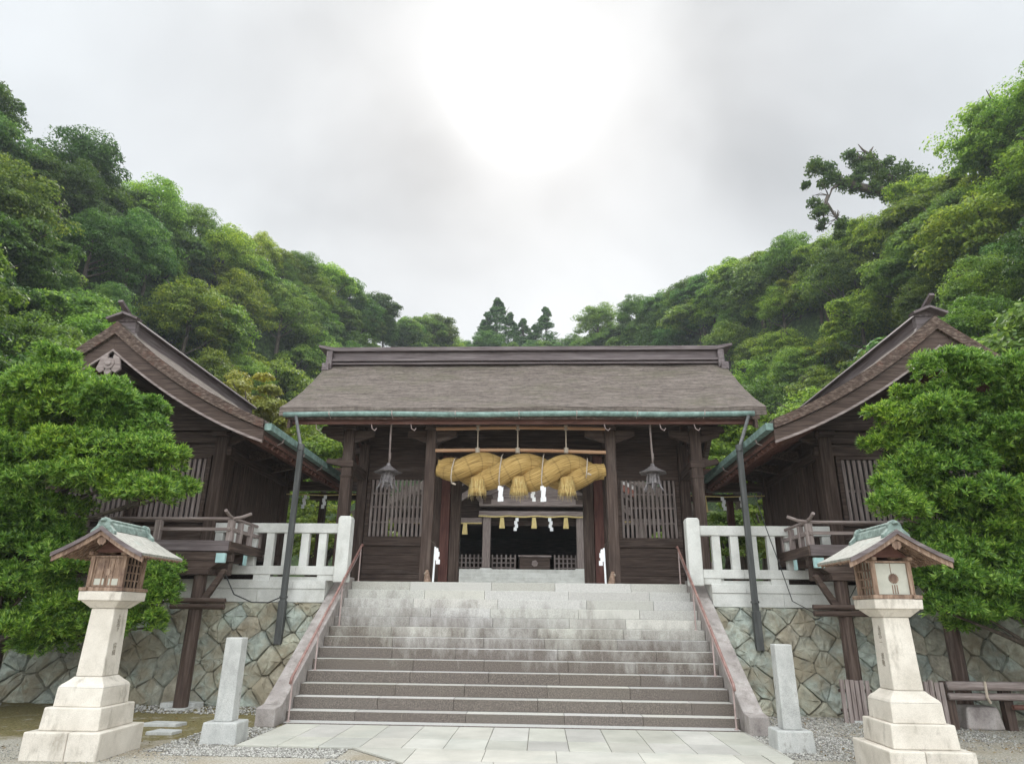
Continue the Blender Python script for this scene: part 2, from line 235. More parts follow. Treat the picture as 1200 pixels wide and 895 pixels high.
# ------------------------------------------------------------------ mesh helpers
OFF = {}
def tag(o, label=None, cat=None, group=None, kind=None):
    for k, v in (('label', label), ('category', cat), ('group', group), ('kind', kind)):
        if v: o[k] = v
    return o
def thing(name, label, cat, loc=(0, 0, 0), group=None):
    o = bpy.data.objects.new(name, None); COL.objects.link(o); o.location = loc; o.empty_display_size = .2
    OFF[o.name] = Vector(loc); return tag(o, label, cat, group)
class MB:
    def __init__(s, mir=1): s.v = []; s.f = []; s.mir = mir; s.uv = None; s.tone = None
    def add(s, vs, fs):
        b = len(s.v)
        for p in vs: s.v.append((p[0]*s.mir, p[1], p[2]))
        for f in fs:
            ff = [b+i for i in f]
            s.f.append(ff[::-1] if s.mir < 0 else ff)
        return s
    def box(s, x0, x1, y0, y1, z0, z1):
        if x0 > x1: x0, x1 = x1, x0
        if y0 > y1: y0, y1 = y1, y0
        if z0 > z1: z0, z1 = z1, z0
        return s.add([(x0,y0,z0),(x1,y0,z0),(x1,y1,z0),(x0,y1,z0),(x0,y0,z1),(x1,y0,z1),(x1,y1,z1),(x0,y1,z1)],
                     [(0,3,2,1),(4,5,6,7),(0,1,5,4),(1,2,6,5),(2,3,7,6),(3,0,4,7)])
    def frustum(s, cx, cy, z0, w0, d0, z1, w1, d1):
        v = []
        for z, w, d in ((z0, w0, d0), (z1, w1, d1)):
            v += [(cx-w/2, cy-d/2, z), (cx+w/2, cy-d/2, z), (cx+w/2, cy+d/2, z), (cx-w/2, cy+d/2, z)]
        return s.add(v, [(0,3,2,1),(4,5,6,7),(0,1,5,4),(1,2,6,5),(2,3,7,6),(3,0,4,7)])
    def beam(s, p, q, w, h, upv=(0, 0, 1)):
        p = Vector(p); q = Vector(q); d = (q-p).normalized(); u = Vector(upv); sd = d.cross(u)
        if sd.length < 1e-4: sd = d.cross(Vector((1, 0, 0)))
        sd.normalize(); u = sd.cross(d).normalized(); v = []
        for c in (p, q):
            for a, b in ((-1, -1), (1, -1), (1, 1), (-1, 1)): v.append(c + sd*a*w/2 + u*b*h/2)
        return s.add(v, [(0,1,2,3),(7,6,5,4),(4,5,1,0),(5,6,2,1),(6,7,3,2),(7,4,0,3)])
    def cyl(s, p, q, r0, r1=None, n=12, rot=0):
        r1 = r0 if r1 is None else r1
        p = Vector(p); q = Vector(q); d = (q-p).normalized(); a = d.orthogonal().normalized()
        if abs(d.z) > .99: a = Vector((1, 0, 0))
        b = d.cross(a); v = []
        for c, r in ((p, r0), (q, r1)):
            for i in range(n):
                t = 2*math.pi*i/n + rot; v.append(c + a*math.cos(t)*r + b*math.sin(t)*r)
        f = [(i, (i+1) % n, n+(i+1) % n, n+i) for i in range(n)] + [tuple(range(n))[::-1], tuple(range(n, 2*n))]
        return s.add(v, f)
    def path(s, pts, r, n=8):
        rs = r if isinstance(r, (list, tuple)) else [r]*len(pts); pts = [Vector(p) for p in pts]; v = []; a = None
        for i, p in enumerate(pts):
            d = (pts[min(i+1, len(pts)-1)] - pts[max(i-1, 0)]).normalized()
            if a is None: a = d.orthogonal().normalized()
            a = (a - d*a.dot(d)).normalized(); b = d.cross(a)
            for k in range(n):
                t = 2*math.pi*k/n; v.append(p + a*math.cos(t)*rs[i] + b*math.sin(t)*rs[i])
        f = []
        for i in range(len(pts)-1):
            for k in range(n): f.append((i*n+k, i*n+(k+1) % n, (i+1)*n+(k+1) % n, (i+1)*n+k))
        f += [tuple(range(n))[::-1], tuple((len(pts)-1)*n+k for k in range(n))]
        return s.add(v, f)
    def prism(s, poly, a0, a1, axis):   # poly in the plane perpendicular to axis (0=x: (y,z), 1=y: (x,z), 2=z: (x,y)), counter-clockwise
        n = len(poly); v = []
        for a in (a0, a1):
            for p, q in poly: v.append({0: (a, p, q), 1: (p, a, q), 2: (p, q, a)}[axis])
        f = [(i, (i+1) % n, n+(i+1) % n, n+i) for i in range(n)]
        f += [tuple(range(n))[::-1], tuple(range(n, 2*n))]
        if axis == 1: f = [t[::-1] for t in f]
        return s.add(v, f)
    def strip(s, top, bot, a0, a1, axis):   # long curved slab between two equal polylines, extruded along axis; quads only
        n = len(top); v = []
        mk = {0: lambda a, p: (a, p[0], p[1]), 1: lambda a, p: (p[0], a, p[1])}[axis]
        for a in (a0, a1):
            for p in top: v.append(mk(a, p))
            for p in bot: v.append(mk(a, p))
        f = []; o = 2*n
        for i in range(n-1):
            f += [(i, i+1, o+i+1, o+i), (n+i+1, n+i, o+n+i, o+n+i+1), (i+1, i, n+i, n+i+1), (o+i, o+i+1, o+n+i+1, o+n+i)]
        f += [(0, o, o+n, n), (n-1, 2*n-1, o+2*n-1, o+n-1)]
        return s.add(v, f)
    def build(s, name, mat, parent=None, bevel=0, smooth=False, local=False, recalc=True):
        me = bpy.data.meshes.new(name); off = Vector((0, 0, 0)) if (local or parent is None) else OFF[parent.name]
        me.from_pydata([(v[0]-off[0], v[1]-off[1], v[2]-off[2]) for v in s.v], [], s.f)
        if recalc:
            import bmesh
            bm = bmesh.new(); bm.from_mesh(me); bmesh.ops.recalc_face_normals(bm, faces=bm.faces); bm.to_mesh(me); bm.free()
        me.materials.append(mat)
        if s.tone is not None:
            ca = me.color_attributes.new('tone', 'FLOAT_COLOR', 'CORNER'); arr = []
            for p, t in zip(me.polygons, s.tone):
                arr += list((*t, 1))*p.loop_total
            ca.data.foreach_set('color', arr)
        o = bpy.data.objects.new(name, me); COL.objects.link(o)
        if parent: o.parent = parent; OFF[o.name] = OFF[parent.name].copy()
        else: OFF[o.name] = Vector((0, 0, 0))
        if smooth:
            for p in me.polygons: p.use_smooth = True
        if bevel:
            md = o.modifiers.new('bevel', 'BEVEL'); md.width = bevel; md.segments = 2; md.limit_method = 'ANGLE'; md.angle_limit = R(50)
        return o
def quads(name, V, mat, parent=None, off=(0, 0, 0), link=True):   # V: (n,4,3) array
    n = len(V); me = bpy.data.meshes.new(name); me.vertices.add(4*n); me.loops.add(4*n); me.polygons.add(n)
    me.vertices.foreach_set('co', (V.reshape(-1, 3) - np.array(off)).astype(np.float32).ravel())
    me.loops.foreach_set('vertex_index', np.arange(4*n, dtype=np.int32)); me.polygons.foreach_set('loop_start', np.arange(0, 4*n, 4, dtype=np.int32))
    me.polygons.foreach_set('loop_total', np.full(n, 4, dtype=np.int32)); me.update(calc_edges=True); me.materials.append(mat)
    o = bpy.data.objects.new(name, me)
    if link: COL.objects.link(o)
    if parent: o.parent = parent
    return o
def unit(a): return a/np.maximum(np.linalg.norm(a, axis=1, keepdims=True), 1e-9)
def leafquads(c, nrm, L, Wd):
    n = len(c); t = unit(np.cross(nrm, rng.normal(size=(n, 3)))); b = np.cross(nrm, t); L = np.broadcast_to(L, n)[:, None]; Wd = np.broadcast_to(Wd, n)[:, None]
    return np.stack([c-t*L/2, c+b*Wd/2-t*L*.05, c+t*L/2, c-b*Wd/2-t*L*.05], 1)
def sub(parent): return parent

# ------------------------------------------------------------------ ground, paving
FL = 2.34            # level of the gate platform
def ground_mat():
    m, nt, b = newmat('gravel_ground')
    v, g = coords(nt, (1, 1, 1)); sp = N(nt, 'ShaderNodeSeparateXYZ'); nt.links.new(g.outputs['Position'], sp.inputs[0])
    n = N(nt, 'ShaderNodeTexNoise', i_Scale=42.0, i_Detail=5.0, i_Roughness=.7); nt.links.new(v, n.inputs['Vector'])
    c = ramp(nt, n.outputs[0], [(.34, (.15, .135, .11)), (.5, (.34, .315, .265)), (.66, (.52, .49, .42))])
    n2 = N(nt, 'ShaderNodeTexNoise', i_Scale=.9, i_Detail=7.0, i_Roughness=.65); nt.links.new(v, n2.inputs['Vector'])
    c = mixc(nt, ramp(nt, n2.outputs[0], [(.45, 0.), (.62, .55)]), c, (.24, .19, .12))
    # moss and bare earth beside the wall
    my = mth(nt, 'MULTIPLY', mth(nt, 'SUBTRACT', sp.outputs[1], 9.7), .6); mxl = mth(nt, 'MULTIPLY_ADD', sp.outputs[0], -.8, -2.6)
    mask = mth(nt, 'MINIMUM', mth(nt, 'MAXIMUM', mth(nt, 'MINIMUM', my, mxl), -.6), .5)
    n3 = N(nt, 'ShaderNodeTexNoise', i_Scale=2.2, i_Detail=8.0, i_Roughness=.72); nt.links.new(v, n3.inputs['Vector'])
    mk = mth(nt, 'ADD', mask, mth(nt, 'MULTIPLY_ADD', n3.outputs[0], 2.4, -1.15))
    n4 = N(nt, 'ShaderNodeTexNoise', i_Scale=26.0, i_Detail=4.0, i_Roughness=.7); nt.links.new(v, n4.inputs['Vector'])
    mc = ramp(nt, n4.outputs[0], [(.35, (.065, .055, .022)), (.5, (.145, .12, .045)), (.66, (.24, .205, .10))])
    c = mixc(nt, ramp(nt, mk, [(.1, 0.), (.45, .95)]), c, mc)
    nt.links.new(c, b.inputs['Base Color']); b.inputs['Roughness'].default_value = .95; b.inputs['Specular IOR Level'].default_value = .15
    bp = N(nt, 'ShaderNodeBump'); bp.inputs['Strength'].default_value = .8; bp.inputs['Distance'].default_value = .015; nt.links.new(n.outputs[0], bp.inputs['Height']); nt.links.new(bp.outputs[0], b.inputs['Normal'])
    return m
GND = ground_mat()
g = MB(); g.add([(-600, -600, 0), (600, -600, 0), (600, 600, 0), (-600, 600, 0)], [(0, 1, 2, 3)])
tag(g.build('ground', GND, recalc=False), kind='structure')
# landing before the stairs and the approach path, laid in granite slabs
pv = MB(); pv.tone = []
def slab(poly, z0=.004, z1=.03):
    pv.prism(poly, z0, z1, 2); t = random.uniform(.86, 1.08); pv.tone += [(t, t*random.uniform(.98, 1.01), t*random.uniform(.95, 1.0))]*(len(poly)+2)
x = -3.5
xs = [-3.5]
while xs[-1] < 3.6: xs.append(xs[-1]+.545)
for a, b in zip(xs[:-1], xs[1:]):
    b2 = min(b, 3.62)
    j = random.uniform(-.12, .12)
    slab([(a+.004, 9.72), (b2-.004, 9.72), (b2-.004, 10.42+j*0), (a+.004, 10.42)])
    slab([(a+.004, 10.43), (b2-.004, 10.43), (b2-.004, 11.55), (a+.004, 11.55)])
slab([(-1.96, 9.712), (-1.12, 8.82), (-1.12, 9.712)])
slab([(3.3, 9.712), (3.3, 8.82), (3.6, 9.4), (3.6, 9.712)])
y = 9.712
while y > -4:
    y1 = y - random.choice((.9, 1.1, .75)); xx = -1.112; first = True
    while xx < 3.29:
        w = random.choice((.9, 1.2, 1.05)); x1 = min(xx+w, 3.29)
        slab([(xx, y1+.004), (x1-.006, y1+.004), (x1-.006, y-.003), (xx, y-.003)]); xx = x1
    y = y1
tag(pv.build('paving', GRD, bevel=.004), kind='structure')
# kerb slab at the foot of the stairs
# ------------------------------------------------------------------ stairs
st = thing('stone_staircase', 'broad flight of thirteen granite steps, stained brown low down, climbing to the shrine gate', 'stairs', (0, 11.8, 0))
D0, RR, TT, HW = 11.832, .18, .27106, 3.617
b0 = MB(); b0.box(-3.56, 3.56, 11.56, 11.83, .002, .045); b0.tone = [(1, 1, 1)]*6
b0.build('footing_slab', STEP, st, bevel=.006)
for k in range(13):
    mb = MB(); mb.tone = []; y0 = D0+k*TT; xa = -HW+.002
    while xa < HW-.01:
        w = random.uniform(1.1, 1.9); xb = min(xa+w, HW-.002)
        if HW-xb < .5: xb = HW-.002
        mb.box(xa+.002, xb-.002, y0+random.uniform(-.003, .003), y0+TT+.03, k*RR+.001, (k+1)*RR); t = random.uniform(.84, 1.1)
        mb.tone += [(t, t*random.uniform(.98, 1.0), t*random.uniform(.93, 1.0))]*6; xa = xb
    mb.build('step', STEP, st, bevel=.008)
for s in (-1, 1):
    mb = MB(s); mb.prism([(11.33, 0), (15.3, 0), (15.3, 2.30+.12), (15.0, 2.42), (11.62, .30), (11.33, .27)], 3.62, 3.93, 0)
    mb.build('side_curb', CG, st, bevel=.015)
for s, l in ((-1, 'left'), (1, 'right')):
    h = thing('handrail', f'thin red-brown metal handrail running up the {l} side of the stone stairs', 'handrail', (s*3.5, 11.6, 0), 'stair handrails')
    mb = MB(s); mb.path([(3.5, 11.53, .60), (3.5, 11.56, .68), (3.5, 15.25, 3.14), (3.5, 15.32, 3.12)], .023, 10); mb.build('top_rail', COP, h, smooth=True)
    mb = MB(s); mb.path([(3.5, 11.56, .58), (3.5, 15.2, 3.01)], .012, 8); mb.build('lower_rail', STL, h, smooth=True)
    for yb, k in ((11.62, 0), (12.72, 3), (13.98, 8), (15.16, 12)):
        zb = RR*max(0, math.floor((yb-D0)/TT)+1) if yb > D0 else .046
        zt = .68+(yb-11.56)*(3.14-.68)/(15.25-11.56)
        mb = MB(s); mb.cyl((3.5, yb, zb), (3.5, yb, zt), .014, n=8); mb.cyl((3.5, yb, zb), (3.5, yb, zb+.015), .035, n=10); mb.build('rail_post', STL, h, smooth=False)
# platform and raised courtyard behind
pf = MB(); pf.box(-16, -3.94, 14.42, 15.3, 1.4, FL-.012).box(3.94, 16, 14.42, 15.3, 1.4, FL-.012); pf.box(-16, 16, 15.31, 29.0, 1.2, FL-.010)
tag(pf.build('courtyard', GRD if False else GR), kind='structure')
hp = MB()
for k in range(7): hp.box(-7, 7, 27.6+k*.36, 27.6+(k+1)*.36+.02, FL-.2, FL+(k+1)*.1729)
hp.box(-9, 9, 30.14, 44, FL-.2, 3.55)
tag(hp.build('hall_terrace', GR, bevel=.01), kind='structure')

# ------------------------------------------------------------------ retaining walls
def clip(poly, p, n):
    out = []
    for i in range(len(poly)):
        a = poly[i]; b = poly[(i+1) % len(poly)]; da = (a[0]-p[0])*n[0]+(a[1]-p[1])*n[1]; db = (b[0]-p[0])*n[0]+(b[1]-p[1])*n[1]
        if da <= 0: out.append(a)
        if da*db < 0: t = da/(da-db); out.append((a[0]+t*(b[0]-a[0]), a[1]+t*(b[1]-a[1])))
    return out
def retaining(s, seed, label):
    rd = random.Random(seed); root = thing('retaining_wall', label, 'wall', (s*8, 13.9, 0), 'walls flanking the stairs')
    X0, X1, H = 3.95, 16.0, 1.875; pts = []; j = -1
    while j*.27 < H+.5:
        i = -1
        while i*.56 < X1-X0+1:
            if rd.random() > .06: pts.append((X0+i*.56+(j % 2)*.28+rd.uniform(-.09, .09), j*.265+rd.uniform(-.06, .06)))
            i += 1
        j += 1
    fy = lambda z, d=0: 13.72+.30*z-d
    mb = MB(s); mb.tone = []
    pal = [(.28, .285, .235), (.31, .305, .24), (.28, .305, .265), (.30, .29, .23), (.26, .265, .22), (.31, .34, .30), (.31, .285, .225), (.29, .29, .24)]
    for p in pts:
        poly = [(X0, -.05), (X1, -.05), (X1, H), (X0, H)]
        for q in pts:
            if q is p or abs(q[0]-p[0]) > 1.7 or abs(q[1]-p[1]) > 1.2: continue
            poly = clip(poly, ((p[0]+q[0])/2, (p[1]+q[1])/2), (q[0]-p[0], q[1]-p[1]))
            if len(poly) < 3: break
        if len(poly) < 3: continue
        cx = sum(a for a, _ in poly)/len(poly); cz = sum(b for _, b in poly)/len(poly)
        d2 = []
        for k in range(len(poly)):          # two points per side, so that the corners are chipped round
            a = poly[k]; b = poly[(k+1) % len(poly)]
            if math.hypot(a[0]-b[0], a[1]-b[1]) < .05: d2.append(((a[0]+b[0])/2, (a[1]+b[1])/2)); continue
            for t in (.08, .5, .92): d2.append((a[0]+(b[0]-a[0])*t+rd.uniform(-.008, .008), a[1]+(b[1]-a[1])*t+rd.uniform(-.008, .008)))
        rings = []; bulge = rd.uniform(.02, .10)
        for sc, dp in ((1.0, -.015), (.985, .006), (.90, bulge*.7), (.55, bulge)):
            rings.append([(cx+(a-cx)*sc, cz+(b-cz)*sc, dp+rd.uniform(-.022, .022)*(sc < .95)) for a, b in d2])
        n = len(d2); base = len(mb.f); vs = []
        for rg in rings: vs += [(a, fy(b, d), b) for a, b, d in rg]
        vs.append((cx, fy(cz, bulge+rd.uniform(-.01, .02)), cz)); f = []
        for r in range(3):
            for k in range(n): f.append((r*n+k, r*n+(k+1) % n, (r+1)*n+(k+1) % n, (r+1)*n+k))
        for k in range(n): f.append((3*n+k, 3*n+(k+1) % n, 4*n))
        mb.add(vs, f); c = rd.choice(pal); q = rd.uniform(.8, 1.25); mb.tone += [tuple(x*q for x in c)]*len(f)
    mb.build('masonry_face', WST, root, recalc=False)
    k = MB(s); k.prism([(fy(-.1, -.03), -.1), (16, -.1), (16, H-.005), (fy(H, -.03), H-.005)][::1], X0, X1, 0); k.build('wall_core', MORT, root)
    # white granite courses over the masonry
    g = MB(s); x = X0-.01
    xs1 = [X0-.01, 5.35, 6.9, 8.6, 10.4, 12.3, 14.2, X1]
    for a, b in zip(xs1[:-1], xs1[1:]): g.box(a+.002, b-.002, 14.26, 14.9, H+.003, 2.14)
    g.build('granite_course', GR, root, bevel=.006)
    g = MB(s); xs2 = [3.94, 4.62, 6.15, 7.7, 9.4, 11.1, 13, X1]
    for a, b in zip(xs2[:-1], xs2[1:]): g.box(a+.002, b-.002, 14.24, 14.92, 2.143, 2.31)
    g.build('coping', GR, root, bevel=.006)
    return root
retaining(-1, 3, 'ochre and green polygonal stone retaining wall left of the stairs')
retaining(1, 8, 'grey-green diamond-jointed stone retaining wall right of the stairs')
def white_fence(s, label):
    root = thing('stone_fence', label, 'fence', (s*3.7, 14.4, 2.3), 'white granite fences by the stair head')
    mb = MB(s); mb.box(3.52, 3.80, 14.26, 14.54, FL-.06, 3.60).frustum(3.66, 14.4, 3.60, .28, .28, 3.64, .22, .22); mb.build('end_post', GR, root, bevel=.02)
    MB(s).box(3.802, 6.55, 14.31, 14.49, 3.28, 3.48).build('top_rail', GR, root, bevel=.012)
    b = MB(s); b.box(3.802, 4.62, 14.29, 14.51, 2.425, 2.60).box(4.622, 6.55, 14.29, 14.51, 2.425, 2.60); b.build('bottom_rail', GR, root, bevel=.01)
    for x0, x1 in ((3.81, 4.15), (5.15, 5.5), (6.2, 6.5)): MB(s).box(x0, x1, 14.31, 14.49, 2.312, 2.423).build('footing', GR, root)
    MB(s).box(4.15, 5.15, 14.36, 14.49, 2.312, 2.385).build('footing', GR, root)
    for i in range(7):
        x = 4.12+i*.375; MB(s).box(x-.085, x+.085, 14.33, 14.47, 2.602, 3.278).build('baluster', GR, root, bevel=.01)
white_fence(-1, 'white granite fence on the wall to the left of the stair head')
white_fence(1, 'white granite fence on the wall to the right of the stair head')

# ------------------------------------------------------------------ main gate
gate = thing('shrine_gate', 'dark wooden shrine gate with broad shingled roof at the top of the stairs', 'gate building', (0, 17.8, FL))
def groof(dy):   # roof surface height for the distance behind the eave edge
    t = dy/3.1; return 6.34 + 2.31*(.74*t + .26*t*t)
EY, RY = 15.2, 18.3
n = 16
prof = [(EY+3.1*i/n, groof(3.1*i/n)) for i in range(n+1)]
full = prof + [(2*RY-y, z) for y, z in prof[-2::-1]]
th = lambda y: .17 + .04*min(1, abs(y-RY)/3.1)
rf = MB()
X = [-5.78, -5.76, 5.74, 5.76]
# slab cut in strips along x so the edge can be slightly uneven
NX = 60; vs = []; fs = []; P = len(full)
for i in range(NX+1):
    x = -5.77+11.54*i/NX
    sag = .018*math.sin(x*1.1+.4)+.012*math.sin(x*2.7)
    for (y, z) in full:
        j = random.uniform(-.010, .010)+sag; vs.append((x, y, z+j))
    for (y, z) in full: vs.append((x, y, z-th(y)+sag*.8+random.uniform(-.006, .006)))
for i in range(NX):
    a = i*2*P; b = (i+1)*2*P
    for k in range(P-1):
        fs.append((a+k, b+k, b+k+1, a+k+1)); fs.append((a+P+k, a+P+k+1, b+P+k+1, b+P+k))
    fs.append((a, a+P, b+P, b)); fs.append((a+P-1, b+P-1, b+2*P-1, a+2*P-1))
for a in (0, NX*2*P):
    for k in range(P-1): fs.append((a+k, a+k+1, a+P+k+1, a+P+k))
rf.add(vs, fs); roof = rf.build('roof', TH, gate)
# layered board edge under the thatch
e = MB(); e.strip([(y, z-th(y)-.004) for y, z in full], [(y, z-th(y)-.09) for y, z in full], -5.60, 5.60, 0)
e.build('eave_board', TE, roof)
for ya in (15.34, 21.2): MB().box(-5.58, 5.58, ya, ya+.06, 5.96, 6.12).build('fascia', RW, roof)
under = MB(); under.strip([(y, z-th(y)-.094) for y, z in full[1:-1]], [(y, z-th(y)-.12) for y, z in full[1:-1]], -5.45, 5.45, 0); under.build('soffit', WX, roof)
for s in (0, 1):
    rl = MB()
    for i in range(54):
        x = -5.35+i*10.7/53
        pts = [(y if not s else 2*RY-y, z-.36) for y, z in prof[1::5]]
        for a, b in zip(pts[:-1], pts[1:]): rl.beam((x, a[0], a[1]), (x, b[0], b[1]), .075, .09)
    rl.build('rafters', RW, roof)
for s in (-1, 1):
    for q in (0, 1):
        bb = MB(s); pr_ = [(y if not q else 2*RY-y, z) for y, z in prof]
        bb.strip([(y, z-.30) for y, z in pr_], [(y, z-.52-.12*abs(1-abs(y-RY)/3.1)) for y, z in pr_], 5.47, 5.54, 0); bb.build('bargeboard', WY, roof)
# ridge
rdg = MB(); rdg.box(-5.62, 5.62, 18.08, 18.52, 8.55, 8.90); rg = rdg.build('ridge', CAPW, roof, bevel=.01)
mb = MB(); mb.strip([(-5.98, 9.10), (-5.5, 9.02), (5.5, 9.02), (5.98, 9.10)], [(-5.98, 9.03), (-5.5, 8.905), (5.5, 8.905), (5.98, 9.03)], 17.96, 18.64, 1); mb.build('ridge_cap', CAPW, rg)
mb = MB(); mb.box(-5.66, 5.66, 17.98, 18.62, 8.60, 8.66); mb.box(-5.66, 5.66, 18.02, 18.58, 8.51, 8.55); mb.build('ridge_moulding', CAPW, rg)
for s in (-1, 1):
    mb = MB(s); mb.box(5.55, 5.72, 17.94, 18.66, 8.36, 8.904); mb.box(5.60, 5.80, 17.86, 18.74, 8.28, 8.50); mb.build('ridge_end_board', CAPY, rg, bevel=.01)
gt = MB(); gt.path([(x, 15.12, 6.14+.012*math.sin(x*1.3)) for x in np.linspace(-5.62, 5.45, 24)], .062, 12); gt.build('gutter', VG, roof, smooth=True)
for x in (-4.5, -3.0, -1.5, 0, 1.35, 2.75, 4.3):
    mb = MB(); mb.path([(x, 15.4, 6.1), (x, 15.2, 6.06), (x, 15.03, 6.12), (x, 15.02, 6.2)], .010, 6); mb.build('gutter_hook', STL, roof)
for x in (-4.9, -3.55, -2.6, 2.0, 3.3, 4.1):
    mb = MB(); mb.path([(x, 15.36, 6.0), (x+.03, 15.34, 5.85), (x+.10, 15.34, 5.80), (x+.14, 15.34, 5.86)], .011, 6); mb.build('hanging_hook', STL, roof)
# posts and beams
for s in (-1, 1):
    for x, y in ((2.22, 16.3), (4.30, 16.3), (4.30, 17.85), (4.3, 20.3), (2.2, 20.3)):
        mb = MB(s); mb.box(x-.13, x+.13, y-.13, y+.13, FL+.05, 6.05)
        o = mb.build('post', WZ, gate, bevel=.015)
        MB(s).box(x-.2, x+.2, y-.2, y+.2, FL-.008, FL+.048).build('post_base', GR, o, bevel=.01)
    for x0, x1 in ((1.62, 1.88), (1.90, 2.14)):
        MB(s).box(x0, x1, 17.74, 17.98, FL, 5.75).build('door_jamb', WZ if x0 < 1.7 else RWZ, gate, bevel=.01)
    MB(s).box(2.15, 2.5, 17.82, 17.92, FL, 5.5).build('jamb_panel', WZ, gate)
    # bracket arms on the posts
    for x in (2.22, 4.30):
        br = MB(s); br.box(x-.16, x+.16, 16.14, 16.46, 6.052, 6.16)
        for q in (-1, 1): br.prism([(x+q*.13, 5.72), (x+q*.62, 5.90), (x+q*.62, 6.04), (x+q*.13, 6.04)][::q], 16.24, 16.36, 1)
        br.build('bracket', WX, gate, bevel=.01)
    cap = MB(s); cap.box(4.13, 4.47, 16.13, 16.47, 5.1, 5.26); cap.box(4.15, 4.45, 16.15, 16.45, 4.85, 4.9); cap.build('post_collar', WX, gate, bevel=.01)
    # lattice bay
    X0, X1 = 2.52, 4.16
    bay = MB(s); bay.box(X0, X1, 17.80, 17.96, 5.10, 5.36); bay.box(X0, X1, 17.78, 17.94, 3.36, 3.60); bay.box(X0, X1, 17.80, 17.94, FL, FL+.3); bay.box(X0, X0+.1, 17.8, 17.94, 3.6, 5.1).box(X1-.1, X1, 17.8, 17.94, 3.6, 5.1)
    bay.build('bay_frame', WX, gate, bevel=.006)
    lat = MB(s); nb = 13
    for i in range(nb):
        x = X0+.14+i*(X1-X0-.28)/(nb-1); lat.box(x-.03, x+.03, 17.84, 17.88, 3.6, 5.1)
    for z in (3.98, 4.38, 4.74): lat.box(X0+.1, X1-.1, 17.885, 17.905, z-.022, z+.022)
    lat.build('lattice', GZ, gate)
    pn = MB(s)
    for k, (z0, z1) in enumerate(((2.65, 2.88), (2.885, 3.12), (3.125, 3.355))): pn.box(X0, X1, 17.85+.008*(k % 2), 17.9, z0, z1)
    pn.build('lower_boarding', WX, gate, bevel=.004)
    up = MB(s); up.box(2.22, 4.3, 17.86, 17.92, 5.362, 6.9); up.build('upper_boarding', WX, gate)
    sd_ = MB(s); sd_.box(4.27, 4.33, 17.99, 20.17, FL, 6.4); sd_.build('side_boarding', WY, gate)
    MB(s).box(2.2, 4.16, 20.32, 20.4, FL, 3.5).build('rear_boarding', WX, gate)
    ln = MB(s); ln.box(4.20, 4.40, 16.44, 17.71, 5.08, 5.30); ln.box(2.12, 2.32, 16.44, 17.9, 5.75, 5.98); ln.box(4.20, 4.40, 15.3, 21.3, 6.165, 6.36); ln.box(2.12, 2.32, 15.6, 21, 6.165, 6.36); ln.build('tie_beam', WY, gate, bevel=.01)
    # carved nosings on the sides
    cv = MB(s); cv.prism([(4.44, 5.12), (4.86, 5.22), (4.80, 5.34), (4.64, 5.30), (4.44, 5.36)], 16.22, 16.38, 1); cv.prism([(4.46, 5.9), (5.05, 6.0), (5.0, 6.15), (4.46, 6.15)], 16.2, 16.4, 1); cv.build('carved_beam_end', WX, gate, bevel=.01)
bm_ = MB(); bm_.box(-5.3, 5.3, 16.2, 16.4, 6.365, 6.56); bm_.box(-4.9, 4.9, 16.22, 16.38, 6.168, 6.30); bm_.box(-5.3, 5.3, 20.2, 20.4, 6.365, 6.56); bm_.box(-2.2, 2.2, 17.8, 17.95, 5.76, 6.9); bm_.box(-1.6, 1.6, 17.79, 17.97, 5.53, 5.755)
bm_.build('crossbeam', WX, gate, bevel=.01)
cl_ = MB(); cl_.box(-4.3, 4.3, 16.4, 20.2, 6.9, 6.93); cl_.build('ceiling', WX, gate)
th_ = MB(); th_.box(-1.6, 1.6, 17.75, 17.95, FL-.004, FL+.06); th_.build('threshold', GR, gate)

